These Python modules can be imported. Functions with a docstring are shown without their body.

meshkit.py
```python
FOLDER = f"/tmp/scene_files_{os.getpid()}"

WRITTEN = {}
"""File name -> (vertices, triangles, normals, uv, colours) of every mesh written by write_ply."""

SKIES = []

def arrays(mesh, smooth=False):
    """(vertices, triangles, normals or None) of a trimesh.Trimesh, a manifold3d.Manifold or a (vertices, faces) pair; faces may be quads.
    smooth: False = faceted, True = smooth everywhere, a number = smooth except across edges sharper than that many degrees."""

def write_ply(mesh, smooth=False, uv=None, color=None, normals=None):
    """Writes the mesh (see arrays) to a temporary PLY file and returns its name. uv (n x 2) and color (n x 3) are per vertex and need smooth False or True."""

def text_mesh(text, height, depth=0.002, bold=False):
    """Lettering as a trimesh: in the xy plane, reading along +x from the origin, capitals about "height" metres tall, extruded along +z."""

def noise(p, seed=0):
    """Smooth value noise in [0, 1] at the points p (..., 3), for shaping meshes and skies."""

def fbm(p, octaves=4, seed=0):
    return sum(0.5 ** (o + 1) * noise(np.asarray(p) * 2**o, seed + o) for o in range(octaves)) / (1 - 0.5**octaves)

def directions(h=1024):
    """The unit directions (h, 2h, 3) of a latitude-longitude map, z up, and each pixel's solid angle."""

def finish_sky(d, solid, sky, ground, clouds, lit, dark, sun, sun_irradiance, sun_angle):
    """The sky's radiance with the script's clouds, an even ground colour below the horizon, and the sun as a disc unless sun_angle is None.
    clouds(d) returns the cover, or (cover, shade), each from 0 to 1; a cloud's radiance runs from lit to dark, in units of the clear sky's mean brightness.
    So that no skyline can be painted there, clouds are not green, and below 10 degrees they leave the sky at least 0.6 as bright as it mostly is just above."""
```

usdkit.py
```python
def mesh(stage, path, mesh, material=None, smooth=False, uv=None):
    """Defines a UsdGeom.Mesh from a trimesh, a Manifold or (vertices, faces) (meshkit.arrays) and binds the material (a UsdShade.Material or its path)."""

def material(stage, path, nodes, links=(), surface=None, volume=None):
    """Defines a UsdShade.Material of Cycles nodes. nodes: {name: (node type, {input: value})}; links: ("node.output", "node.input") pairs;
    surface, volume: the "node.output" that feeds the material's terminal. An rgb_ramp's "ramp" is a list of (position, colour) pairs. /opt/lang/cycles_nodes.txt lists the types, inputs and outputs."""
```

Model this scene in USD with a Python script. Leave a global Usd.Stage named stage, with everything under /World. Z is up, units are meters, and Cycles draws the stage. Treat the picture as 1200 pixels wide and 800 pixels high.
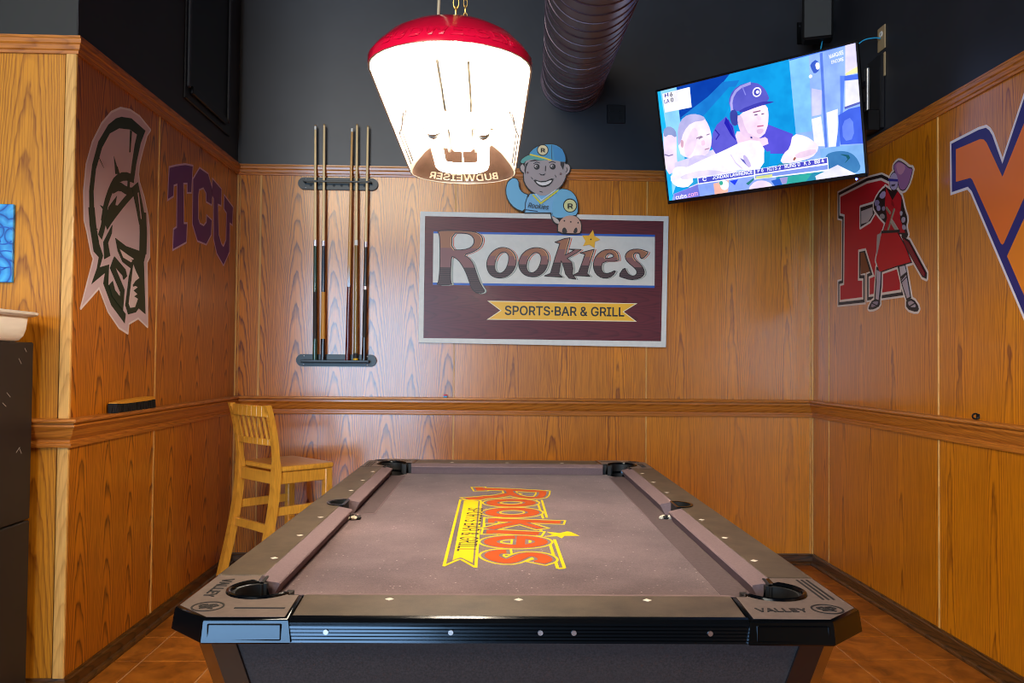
import math, random
import numpy as np, trimesh, usdkit, meshkit
from pxr import Usd, UsdGeom, UsdLux, UsdShade, Gf, Sdf, Vt
from shapely.geometry import Polygon, LineString, Point, box as sbox
from shapely.ops import unary_union

random.seed(7)
PI = math.pi
stage = Usd.Stage.CreateInMemory()
UsdGeom.SetStageUpAxis(stage, 'Z')
UsdGeom.Xform.Define(stage, '/World')

# ------------------------------------------------------------------ camera
FPX, PITCH, YAW, ROLL = 963.6, 0.0240, 0.0313, 0.0093
EYE = np.array([0.0, -5.09, 1.246])
EXPOSURE = 0.16


def basis(p, y, r):
    f = np.array([math.sin(y) * math.cos(p), math.cos(y) * math.cos(p), math.sin(p)])
    rt = np.array([math.cos(y), -math.sin(y), 0.0])
    up = np.cross(rt, f)
    return math.cos(r) * rt + math.sin(r) * up, -math.sin(r) * rt + math.cos(r) * up, f


RT, UP, FW = basis(PITCH, YAW, ROLL)
cam = UsdGeom.Camera.Define(stage, '/World/camera')
cam.CreateHorizontalApertureAttr(36.0)
cam.CreateVerticalApertureAttr(24.0)
cam.CreateFocalLengthAttr(36.0 * FPX / 1200)
cam.CreateClippingRangeAttr(Gf.Vec2f(0.05, 100))
cam.CreateExposureAttr(EXPOSURE)
cam.AddTransformOp().Set(Gf.Matrix4d(*RT, 0, *UP, 0, *(-FW), 0, *EYE, 1))

# ------------------------------------------------------------------ lights outside the picture
TUBE_STRENGTH = 80.0
SCREEN_STRENGTH = 1.2
dome = UsdLux.DomeLight.Define(stage, '/World/ambient_dome')
dome.CreateColorAttr(Gf.Vec3f(0.80, 0.84, 1.0))
dome.CreateIntensityAttr(0.05)


def rect_light(name, loc, target, w, h, color, power):
    l = UsdLux.RectLight.Define(stage, '/World/' + name)
    l.CreateWidthAttr(w)
    l.CreateHeightAttr(h)
    l.CreateColorAttr(Gf.Vec3f(*color))
    l.CreateIntensityAttr(power)
    d = np.array(target, float) - np.array(loc, float)
    d /= np.linalg.norm(d)
    r = np.cross(d, [0, 0, 1.0])
    r /= np.linalg.norm(r)
    u = np.cross(r, d)
    l.AddTransformOp().Set(Gf.Matrix4d(*r, 0, *u, 0, *(-d), 0, *loc, 1))


# daylight through the front windows of the bar, behind the camera; an added warm fill, no lamp seen, above the bar floor
rect_light('front_window_light', (-2.3, -10.6, 1.45), (-0.9, 0, 1.4), 3.0, 2.8, (0.42, 0.70, 1.0), 20.0)
rect_light('bar_ceiling_light', (-1.7, -6.8, 3.7), (-0.3, -1.0, 0.9), 2.4, 1.2, (1.0, 0.84, 0.62), 17.0)


# ------------------------------------------------------------------ small helpers
def lin(h):
    h = h.lstrip('#')
    v = np.array([int(h[i:i + 2], 16) for i in (0, 2, 4)]) / 255.0
    return tuple(np.where(v <= 0.04045, v / 12.92, ((v + 0.055) / 1.055) ** 2.4))


used, LOC = {}, {}


def numbered(parent, name):
    k = (parent, name)
    n = used.get(k, 0)
    used[k] = n + 1
    return name if n == 0 else '%s_%03d' % (name, n)


def tag(prim, label=None, cat=None, group=None, kind=None):
    for k, v in (('label', label), ('category', cat), ('group', group), ('kind', kind)):
        if v:
            prim.SetCustomDataByKey(k, v)


def thing(name, label, cat, loc=(0, 0, 0), rotz=0.0, group=None, kind=None, parent='/World'):
    path = parent + '/' + numbered(parent, name)
    x = UsdGeom.Xform.Define(stage, path)
    x.AddTranslateOp().Set(Gf.Vec3d(*map(float, loc)))
    if rotz:
        x.AddRotateZOp().Set(math.degrees(rotz))
    LOC[path] = (np.array(loc, float), rotz)
    tag(x.GetPrim(), label, cat, group, kind)
    return path


def tri(m):
    if isinstance(m, (list, tuple)) and len(m) and isinstance(m[0], trimesh.Trimesh):
        return trimesh.util.concatenate(m) if len(m) > 1 else m[0]
    return m


def put(name, mesh, mat, parent='/World', smooth=False, local=False, label=None, cat=None, group=None, kind=None, col=None):
    """One Mesh prim. Points are given in world space (or the parent's own space with local=True)."""
    mesh = tri(mesh)
    mesh = mesh.copy()
    if not local:
        chain, p = [], parent
        while p != '/World':
            chain.append(LOC.get(p, (np.zeros(3), 0.0)))
            p = p.rsplit('/', 1)[0]
        for off, rz in reversed(chain):
            v = np.array(mesh.vertices) - off
            c, s = math.cos(-rz), math.sin(-rz)
            mesh.vertices = np.stack([v[:, 0] * c - v[:, 1] * s, v[:, 0] * s + v[:, 1] * c, v[:, 2]], 1)
    path = parent + '/' + numbered(parent, name)
    m = usdkit.mesh(stage, path, mesh, mat, smooth=smooth)
    if col is not None:
        UsdGeom.PrimvarsAPI(m).CreatePrimvar('tint', Sdf.ValueTypeNames.Color3fArray, 'vertex').Set(Vt.Vec3fArray.FromNumpy(np.asarray(col, np.float32)))
    tag(m.GetPrim(), label, cat, group, kind)
    return path


def bx(x0, x1, y0, y1, z0, z1, b=0.0):
    c = np.array([(x0 + x1) / 2, (y0 + y1) / 2, (z0 + z1) / 2])
    h = np.abs(np.array([x1 - x0, y1 - y0, z1 - z0])) / 2
    if b <= 0:
        m = trimesh.creation.box(h * 2)
    else:
        b = min(b, h.min() * 0.9)
        pts = []
        for s in np.ndindex(2, 2, 2):
            s = np.array(s) * 2 - 1
            for k in range(3):
                q = h - b
                q[k] = h[k]
                pts.append(s * q)
        m = trimesh.convex.convex_hull(np.array(pts))
    m.apply_translation(c)
    return m


def frame_of(d):
    d = np.asarray(d, float) / np.linalg.norm(d)
    a = np.cross(d, [0, 0, 1.0] if abs(d[2]) < 0.9 else [1.0, 0, 0])
    a /= np.linalg.norm(a)
    return a, np.cross(d, a), d


def tube(pts, radii, sides=12, cap=True):
    p = np.asarray(pts, float)
    r = np.broadcast_to(radii, (len(p),))
    t = np.gradient(p, axis=0)
    a0, _, _ = frame_of(t[0])
    rings = []
    for i in range(len(p)):
        d = t[i] / np.linalg.norm(t[i])
        a0 = a0 - d * (a0 @ d)
        a0 /= np.linalg.norm(a0)
        b0 = np.cross(d, a0)
        ang = np.arange(sides) * 2 * PI / sides
        rings.append(p[i] + r[i] * (np.cos(ang)[:, None] * a0 + np.sin(ang)[:, None] * b0))
    v = np.vstack(rings)
    f = []
    for i in range(len(p) - 1):
        for j in range(sides):
            k = (j + 1) % sides
            f += [[i * sides + j, i * sides + k, (i + 1) * sides + k], [i * sides + j, (i + 1) * sides + k, (i + 1) * sides + j]]
    if cap:
        n = len(v)
        v = np.vstack([v, p[0], p[-1]])
        for j in range(sides):
            k = (j + 1) % sides
            f += [[n, k, j], [n + 1, (len(p) - 1) * sides + j, (len(p) - 1) * sides + k]]
    return trimesh.Trimesh(v, f, process=False)


def bar(p, q, w, h, up=(0, 0, 1), b=0.003):
    """Square-section bar from p to q, w across and h along `up`."""
    p, q = np.array(p, float), np.array(q, float)
    d = q - p
    L = np.linalg.norm(d)
    d /= L
    s = np.cross(d, up)
    s /= np.linalg.norm(s)
    u = np.cross(s, d)
    m = bx(-w / 2, w / 2, 0, L, -h / 2, h / 2, b)
    M = np.eye(4)
    M[:3, 0], M[:3, 1], M[:3, 2], M[:3, 3] = s, d, u, p
    m.apply_transform(M)
    return m


def ext(poly, h, z=0.0):
    out = []
    for g in getattr(poly, 'geoms', [poly]):
        if g.geom_type == 'Polygon' and g.area > 1e-9:
            m = trimesh.creation.extrude_polygon(g, h, engine='earcut')
            m.apply_translation([0, 0, z])
            out.append(m)
    return trimesh.util.concatenate(out) if len(out) != 1 else out[0]


def offset_ring(pts, d):
    """Mitred inset of a counter-clockwise ring, vertex for vertex."""
    p = np.asarray(pts, float)
    e = np.roll(p, -1, 0) - p
    e /= np.linalg.norm(e, axis=1, keepdims=True)
    n = np.stack([-e[:, 1], e[:, 0]], 1)
    m = np.roll(n, 1, 0) + n
    m /= np.maximum((m * n).sum(1, keepdims=True), 0.25)
    return p + m * d


def loft(pts, layers):
    """Prism of a counter-clockwise ring through layers [(z, inset)]; capped."""
    n, v, f = len(pts), [], []
    for z, d in layers:
        q = offset_ring(pts, d) if d else np.asarray(pts, float)
        v.append(np.c_[q, np.full(n, z)])
    for i in range(len(layers) - 1):
        for j in range(n):
            k = (j + 1) % n
            a, b, c, e = i * n + j, i * n + k, (i + 1) * n + k, (i + 1) * n + j
            f += [[a, b, c], [a, c, e]]
    out = [trimesh.Trimesh(np.vstack(v), f, process=False)]
    for ring, flip in ((v[0], True), (v[-1], False)):
        tv, tf = trimesh.creation.triangulate_polygon(Polygon(ring[:, :2]), engine='earcut')
        tf = np.asarray(tf)
        a, b, c = (tv[tf[:, i]] for i in range(3))
        area = (b[:, 0] - a[:, 0]) * (c[:, 1] - a[:, 1]) - (b[:, 1] - a[:, 1]) * (c[:, 0] - a[:, 0])
        tf = np.where((area > 0)[:, None], tf, tf[:, ::-1])
        if flip:
            tf = tf[:, ::-1]
        out.append(trimesh.Trimesh(np.c_[tv, np.full(len(tv), ring[0, 2])], tf, process=False))
    return trimesh.util.concatenate(out)


def sweep_profile(prof, p0, p1, outward, up=(0, 0, 1), m0=0.0, m1=0.0):
    """Extrudes a 2-D profile (out, z) from p0 to p1; `outward` is the direction of the profile's first axis."""
    p0, p1, o, u = (np.array(a, float) for a in (p0, p1, outward, up))
    d = p1 - p0
    L = np.linalg.norm(d)
    d /= L
    m = trimesh.creation.extrude_polygon(Polygon(prof), L, engine='earcut')
    v = np.array(m.vertices)
    along = np.where(v[:, 2] < L / 2, m0 * v[:, 0], L + m1 * v[:, 0])      # mitred ends
    m.vertices = p0 + v[:, :1] * o + v[:, 1:2] * u + along[:, None] * d
    if np.dot(np.cross(o, u), d) < 0:
        m.invert()
    return m


# planes on which flat things lie: origin, axes a, b and the normal n towards the room
def ray(px, py):
    return FW + RT * (px - 600) / FPX + UP * (400 - py) / FPX


class Plane:
    def __init__(s, o, a, b):
        s.o, s.a, s.b = (np.array(x, float) for x in (o, a, b))
        s.n = np.cross(s.a, s.b)

    def at(s, px, py):
        """The point of this plane that the photograph shows at a pixel, in the plane's own metres."""
        d = ray(px, py)
        p = EYE + d * (np.dot(s.o - EYE, s.n) / np.dot(d, s.n)) - s.o
        return np.array([p @ s.a, p @ s.b])

    def world(s, m):
        v = np.array(m.vertices)
        m = m.copy()
        m.vertices = s.o + v[:, :1] * s.a + v[:, 1:2] * s.b + v[:, 2:] * s.n
        return m

    def plate(s, poly, n0, n1):
        return s.world(ext(poly, n1 - n0, n0))


def chaikin(p, it=2):
    p = np.asarray(p, float)
    for _ in range(it):
        q = np.roll(p, -1, 0)
        p = np.stack([0.75 * p + 0.25 * q, 0.25 * p + 0.75 * q], 1).reshape(-1, 2)
    return p


def nums(t):
    return [tuple(map(float, q.split(','))) for q in t.split()]


class Sheet:
    """Outlines measured on a crop of the photograph and laid on a plane at its real place."""

    def __init__(s, plane, x0, y0, k):
        s.p, s.x0, s.y0, s.k = plane, x0, y0, k

    def pts(s, t):
        return np.array([s.p.at(s.x0 + x * s.k, s.y0 + y * s.k) for x, y in (nums(t) if isinstance(t, str) else t)])

    def poly(s, t, smooth=0, hole=None, hsmooth=0):
        q = s.pts(t)
        g = Polygon(chaikin(q, smooth) if smooth else q).buffer(0)
        if hole:
            h = s.pts(hole)
            g = g.difference(Polygon(chaikin(h, hsmooth) if hsmooth else h).buffer(0))
        return g

    def line(s, t, w, smooth=0, cap=2):
        q = s.pts(t)
        for _ in range(smooth):
            q = np.vstack([q[:1], np.stack([0.75 * q[:-1] + 0.25 * q[1:], 0.25 * q[:-1] + 0.75 * q[1:]], 1).reshape(-1, 2), q[-1:]])
        return LineString(q).buffer(w / 2, cap_style=cap, join_style=2)

    def disc(s, x, y, r):
        c = s.pts([(x, y)])[0]
        e = s.pts([(x + r, y)])[0]
        return Point(*c).buffer(np.linalg.norm(e - c), 16)


def layered(plane, layers, n0, step=0.0006):
    """Flat coloured layers on top of each other as one mesh with a colour per vertex."""
    ms, cs = [], []
    for i, (g, c) in enumerate(layers):
        if g.is_empty:
            continue
        m = plane.plate(g, n0, n0 + (i + 1) * step)
        ms.append(m)
        cs.append(np.tile(lin(c) if isinstance(c, str) else c, (len(m.vertices), 1)))
    return trimesh.util.concatenate(ms), np.vstack(cs)


def text_on(plane, txt, p0, p1, height, n0, depth=0.001, bold=False, squash=True, slant=0.0):
    """Lettering from p0 to p1 (plane metres) along the baseline."""
    m = meshkit.text_mesh(txt, height, depth, bold)
    v = np.array(m.vertices)
    p0, p1 = np.array(p0, float), np.array(p1, float)
    d = p1 - p0
    L = np.linalg.norm(d)
    d /= L
    u = np.array([-d[1], d[0]])
    x = v[:, 0] - v[:, 0].min()
    if squash:
        x = x * L / x.max()
    x = x + slant * v[:, 1]
    q = p0 + x[:, None] * d + v[:, 1:2] * u
    m.vertices = np.c_[q, n0 + v[:, 2]]
    return plane.world(m)


# ------------------------------------------------------------------ materials
MAT = {}


def mat(name, nodes, links=(), surface='p.BSDF'):
    MAT[name] = usdkit.material(stage, '/World/Looks/' + name, nodes, links, surface=surface)
    return MAT[name]


def plain(name, color, rough=0.5, metal=0.0, coat=0.0, spec=0.5, noise=0.0, nscale=40.0, bump=0.0):
    c = lin(color) if isinstance(color, str) else color
    nodes = {'p': ('principled_bsdf', {'base_color': c, 'roughness': rough, 'metallic': metal, 'coat_weight': coat, 'coat_roughness': 0.12, 'specular_ior_level': spec})}
    links = []
    if noise or bump:
        nodes['tc'] = ('geometry', {})
        nodes['n'] = ('noise_texture', {'scale': nscale, 'detail': 5.0, 'roughness': 0.65})
        links += [('tc.position', 'n.vector')]
        if noise:
            nodes['r'] = ('rgb_ramp', {'ramp': [(0.3, tuple(np.array(c) * (1 - noise))), (0.7, tuple(np.minimum(1, np.array(c) * (1 + noise))))]})
            links += [('n.fac', 'r.fac'), ('r.color', 'p.base_color')]
        if bump:
            nodes['b'] = ('bump', {'strength': bump, 'distance': 0.002})
            links += [('n.fac', 'b.height'), ('b.normal', 'p.normal')]
    return mat(name, nodes, links)


def wood(name, light, dark, axis='z', leaf=0.19, arch=900.0, rise=7.5, rough=0.42, coat=0.55, grain=0.6, wobble=2.6):
    """Oak veneer: leaves side by side, each with nested cathedral arches along the grain, straight figure at its edges, and fine pores."""
    lo, da = np.array(lin(light)), np.array(lin(dark))
    i = 'xyz'.index(axis)
    st = lambda across, along: tuple(along if k == i else across for k in range(3))
    across = {'z': (1.0, 1.0, 0.0), 'x': (0.0, 1.0, 1.0), 'y': (1.0, 0.0, 1.0)}[axis]
    nodes = {
        'g': ('geometry', {}), 'o': ('object_info', {}),
        'cx': ('combine_xyz', {}), 'm37': ('math', {'math_type': 'multiply', 'value2': 61.0}),
        'add': ('vector_math', {'math_type': 'add'}),
        'dot': ('vector_math', {'math_type': 'dot_product', 'vector2': across}),
        'along': ('vector_math', {'math_type': 'dot_product', 'vector2': tuple(1.0 if k == i else 0.0 for k in range(3))}),
        'm1': ('mapping', {'scale': st(5.0, 0.9)}), 'm2': ('mapping', {'scale': st(190.0, 6.0)}), 'm3': ('mapping', {'scale': st(1.6, 0.4)}), 'm4': ('mapping', {'scale': st(34.0, 9.0)}),
        'n1': ('noise_texture', {'scale': 1.0, 'detail': 1.0, 'roughness': 0.4}),
        'n2': ('noise_texture', {'scale': 1.0, 'detail': 3.0, 'roughness': 0.6}),
        'n3': ('noise_texture', {'scale': 1.0, 'detail': 2.0, 'roughness': 0.5}),
        'n4': ('noise_texture', {'scale': 1.0, 'detail': 2.0, 'roughness': 0.5}),
        'sh': ('math', {'math_type': 'multiply_add', 'value2': 0.16}),
        'wr': ('math', {'math_type': 'pingpong', 'value2': leaf / 2}),
        'sq': ('math', {'math_type': 'multiply'}),
        'pa': ('math', {'math_type': 'multiply', 'value2': arch}),
        'ri': ('math', {'math_type': 'multiply_add', 'value2': rise}),
        'wo': ('math', {'math_type': 'multiply_add', 'value2': wobble}),
        'w4': ('math', {'math_type': 'multiply_add', 'value2': 0.9}),
        'fr': ('math', {'math_type': 'fraction'}),
        'rg': ('rgb_ramp', {'ramp': [(0.0, (0.1, 0.1, 0.1)), (0.45, (0.10, 0.10, 0.10)), (0.72, (0.65, 0.65, 0.65)), (0.84, (1, 1, 1)), (0.93, (0.25, 0.25, 0.25)), (1.0, (0.1, 0.1, 0.1))]}),
        'rp': ('rgb_ramp', {'ramp': [(0.42, (0, 0, 0)), (0.64, (1, 1, 1))]}),
        'gr': ('math', {'math_type': 'multiply', 'value2': grain}),
        'pf': ('math', {'math_type': 'multiply', 'value2': 0.30}),
        'sum': ('math', {'math_type': 'add', 'use_clamp': True}),
        'mx': ('mix_color', {'blend_type': 'mix', 'a': tuple(lo), 'b': tuple(da)}),
        'rt': ('rgb_ramp', {'ramp': [(0.3, (0.82, 0.78, 0.72)), (0.7, (1.0, 1.0, 1.0))]}),
        'mt': ('mix_color', {'blend_type': 'multiply', 'fac': 1.0}),
        'b': ('bump', {'strength': 0.12, 'distance': 0.001}),
        'p': ('principled_bsdf', {'roughness': rough, 'coat_weight': coat, 'coat_roughness': 0.20, 'specular_ior_level': 0.3}),
    }
    links = [('o.random', 'm37.value1'), ('m37.value', 'cx.x'), ('m37.value', 'cx.y'), ('m37.value', 'cx.z'),
             ('g.position', 'add.vector1'), ('cx.vector', 'add.vector2'),
             ('add.vector', 'm1.vector'), ('add.vector', 'm2.vector'), ('add.vector', 'm3.vector'), ('add.vector', 'm4.vector'),
             ('m1.vector', 'n1.vector'), ('m2.vector', 'n2.vector'), ('m3.vector', 'n3.vector'), ('m4.vector', 'n4.vector'),
             ('add.vector', 'dot.vector1'), ('add.vector', 'along.vector1'),
             ('n3.fac', 'sh.value1'), ('dot.value', 'sh.value3'), ('sh.value', 'wr.value1'), ('wr.value', 'sq.value1'), ('wr.value', 'sq.value2'), ('sq.value', 'pa.value1'),
             ('along.value', 'ri.value1'), ('pa.value', 'ri.value3'), ('n1.fac', 'wo.value1'), ('ri.value', 'wo.value3'),
             ('n4.fac', 'w4.value1'), ('wo.value', 'w4.value3'), ('w4.value', 'fr.value1'), ('fr.value', 'rg.fac'), ('rg.color', 'gr.value1'),
             ('n2.fac', 'rp.fac'), ('rp.color', 'pf.value1'),
             ('gr.value', 'sum.value1'), ('pf.value', 'sum.value2'), ('sum.value', 'mx.fac'),
             ('n3.fac', 'rt.fac'), ('mx.result', 'mt.a'), ('rt.color', 'mt.b'), ('mt.result', 'p.base_color'),
             ('sum.value', 'b.height'), ('b.normal', 'p.normal')]
    return mat(name, nodes, links)


wood('oak_panel', '#e0860e', '#682a04', leaf=0.235, arch=620.0, rise=6.0, grain=0.9, coat=0.8)
wood('oak_panel_straight', '#e48c08', '#743202', leaf=0.34, arch=800.0, rise=2.2, grain=0.7, coat=0.9, wobble=3.2)
wood('oak_panel_plain', '#e48e0a', '#864006', leaf=0.34, arch=420.0, rise=1.2, grain=0.4, wobble=2.0)
wood('oak_panel_gold', '#dc901e', '#7a3a06', leaf=0.30, arch=520.0, rise=5.0)
wood('oak_trim_x', '#cc7c2a', '#6a2e0c', axis='x', grain=0.4)
wood('oak_trim_y', '#cc7c2a', '#6a2e0c', axis='y', grain=0.4)
wood('oak_strip', '#e8b060', '#a46a28', grain=0.4)
wood('oak_base_x', '#5e3a18', '#241508', axis='x', leaf=0.09, grain=0.8)
wood('oak_base_y', '#5e3a18', '#241508', axis='y', leaf=0.09, grain=0.8)
wood('chair_wood', '#eaa63a', '#c07c28', leaf=0.08, grain=0.45, rough=0.35)
plain('black_paint', '#282930', rough=0.42, noise=0.16, nscale=3.0, bump=0.06)
plain('return_paint', '#14120f', rough=0.6, noise=0.2, nscale=4.0)
plain('black_satin', '#121218', rough=0.35)
plain('black_plastic', '#0e0e10', rough=0.35, noise=0.2, nscale=60)
plain('rack_black', '#0c141a', rough=0.42)
plain('white_plastic', '#f6f3ec', rough=0.35)
plain('steel', '#b8b8ba', rough=0.28, metal=1.0)
plain('brass', '#d8b468', rough=0.28, metal=1.0)
plain('dark_metal', '#2a2a2e', rough=0.25, metal=0.85)
plain('beige_plate', '#b59a72', rough=0.45)
plain('grout', '#b98a5c', rough=0.8)
plain('cabinet_black', '#231f20', rough=0.5, noise=0.12, nscale=12)
plain('scratch_pale', '#b8b4b0', rough=0.6)
plain('cushion_cloth', '#76656a', rough=0.92, spec=0.12, noise=0.12, nscale=200)
plain('band_cloth', '#5e5256', rough=0.95, spec=0.08, noise=0.12, nscale=120)  # shadow along the cushions, put into a darker cloth colour
plain('casting_metal', '#1b1f24', rough=0.14, metal=0.85)
plain('casting_top', '#74665f', rough=0.45, metal=0.25, noise=0.14, nscale=60)
plain('apron_speckle', '#272122', rough=0.65, noise=0.6, nscale=260)
plain('post_black', '#140f10', rough=0.16, coat=0.6)
plain('rib_metal', '#22262c', rough=0.16, metal=0.85)
plain('pocket_black', '#08080a', rough=0.6)
plain('sight_pearl', '#efe6d8', rough=0.3)
plain('lamp_red', '#e60c38', rough=0.16, coat=0.8)
plain('lamp_white', '#f2ede6', rough=0.35)
plain('lamp_lining', '#9a948c', rough=0.4)
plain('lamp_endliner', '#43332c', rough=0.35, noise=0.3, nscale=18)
plain('lamp_line', '#3a3238', rough=0.5)
plain('lamp_letter', '#a89a8c', rough=0.4)
plain('duct_metal', '#5a4b56', rough=0.38, metal=0.5, noise=0.12, nscale=6)
plain('cable_blue', '#1f9ccc', rough=0.45)
plain('cord_tan', '#b3a284', rough=0.55)
plain('bristle_black', '#141418', rough=0.9)
plain('brush_wood', '#dd9a2c', rough=0.45, noise=0.15, nscale=80)
plain('maple', '#efce94', rough=0.28, coat=0.4)
plain('maple_dark', '#cf9a56', rough=0.28, coat=0.4)
plain('butt_black', '#141216', rough=0.2, coat=0.6)
plain('butt_green', '#123c2c', rough=0.2, coat=0.6)
plain('butt_blue', '#14283c', rough=0.2, coat=0.6)
plain('butt_red', '#541418', rough=0.2, coat=0.6)
plain('butt_amber', '#8a6a30', rough=0.22, coat=0.6)
plain('wrap_tan', '#c98a34', rough=0.55)
plain('wrap_black', '#241c1a', rough=0.65)
plain('ring_silver', '#d9d6e0', rough=0.25, metal=0.7)
plain('ferrule_white', '#efe9dd', rough=0.35)
plain('tip_leather', '#8a6a44', rough=0.8)
plain('sign_border', '#d9d8d2', rough=0.5, noise=0.06, nscale=30)
plain('sign_white', '#d6d4cc', rough=0.5, noise=0.05, nscale=24)
plain('sign_blue', '#1c56b4', rough=0.45)
plain('sign_yellow', '#efb41c', rough=0.45)
plain('sign_cream', '#f1e3bd', rough=0.5)
plain('ink_black', '#17120f', rough=0.5)
plain('logo_yellow', '#cdb818', rough=0.85, spec=0.15)
plain('logo_orange', '#b04a1e', rough=0.9, spec=0.15)
plain('logo_ink', '#4a4034', rough=0.9, spec=0.1)
plain('chalk', '#d8d2c0', rough=0.9)
plain('pink_chalk', '#d8506a', rough=0.9)
plain('led_lens', '#2038ff', rough=0.2)
wood('sign_maroon', '#6a2630', '#451722', axis='x', leaf=0.10, grain=0.5, rough=0.45, coat=0.1)
mat('print', {'a': ('attribute', {'attribute': 'tint'}), 'p': ('principled_bsdf', {'roughness': 0.5, 'specular_ior_level': 0.3, 'coat_weight': 0.15, 'coat_roughness': 0.2})}, [('a.color', 'p.base_color')])
mat('painted_wood', {'a': ('attribute', {'attribute': 'tint'}), 'p': ('principled_bsdf', {'roughness': 0.5})}, [('a.color', 'p.base_color')])
mat('tv_picture', {'a': ('attribute', {'attribute': 'tint'}), 'g': ('geometry', {}), 'n': ('noise_texture', {'scale': 11.0, 'detail': 3.0, 'roughness': 0.55}), 'r': ('rgb_ramp', {'ramp': [(0.3, (0.74, 0.76, 0.86)), (0.65, (1.0, 1.0, 1.0))]}),
    'm': ('mix_color', {'blend_type': 'multiply', 'fac': 1.0}), 'e': ('emission', {'strength': SCREEN_STRENGTH})},
    [('g.position', 'n.vector'), ('n.fac', 'r.fac'), ('a.color', 'm.a'), ('r.color', 'm.b'), ('m.result', 'e.color')], surface='e.emission')
mat('tube_glow', {'e': ('emission', {'color': (1.0, 0.83, 0.62), 'strength': TUBE_STRENGTH})}, surface='e.emission')
mat('blue_led', {'e': ('emission', {'color': (0.05, 0.08, 1.0), 'strength': 14.0})}, surface='e.emission')
# billiard cloth: dusty plum grey with chalk specks
mat('bed_cloth', {
    'g': ('geometry', {}), 'n': ('noise_texture', {'scale': 3.2, 'detail': 6.0, 'roughness': 0.62}), 'n2': ('noise_texture', {'scale': 420.0, 'detail': 2.0}),
    'v': ('voronoi_texture', {'scale': 60.0, 'randomness': 1.0}), 'n3': ('noise_texture', {'scale': 26.0, 'detail': 3.0}),
    'r': ('rgb_ramp', {'ramp': [(0.30, lin('#5a4b4f')), (0.70, lin('#7b696d'))]}),
    'r2': ('rgb_ramp', {'ramp': [(0.35, (0.72, 0.72, 0.72)), (0.65, (1.15, 1.15, 1.15))]}),
    'm': ('mix_color', {'blend_type': 'multiply', 'fac': 1.0, 'use_clamp_result': False}),
    'rv': ('rgb_ramp', {'ramp': [(0.0, (1, 1, 1)), (0.10, (0.8, 0.8, 0.8)), (0.16, (0, 0, 0))]}),
    'r3': ('rgb_ramp', {'ramp': [(0.48, (0, 0, 0)), (0.60, (1, 1, 1))]}),
    'sp': ('math', {'math_type': 'multiply'}), 'sp2': ('math', {'math_type': 'multiply', 'value2': 0.8}),
    'mm': ('mix_color', {'blend_type': 'mix', 'b': lin('#c2b2b0')}),
    'p': ('principled_bsdf', {'roughness': 0.95, 'specular_ior_level': 0.1, 'sheen_weight': 0.15})},
    [('g.position', 'n.vector'), ('g.position', 'n2.vector'), ('g.position', 'v.vector'), ('g.position', 'n3.vector'), ('n.fac', 'r.fac'), ('n2.fac', 'r2.fac'), ('r.color', 'm.a'), ('r2.color', 'm.b'),
     ('v.distance', 'rv.fac'), ('n3.fac', 'r3.fac'), ('rv.color', 'sp.value1'), ('r3.color', 'sp.value2'), ('sp.value', 'sp2.value1'), ('sp2.value', 'mm.fac'), ('m.result', 'mm.a'), ('mm.result', 'p.base_color')])
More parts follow.
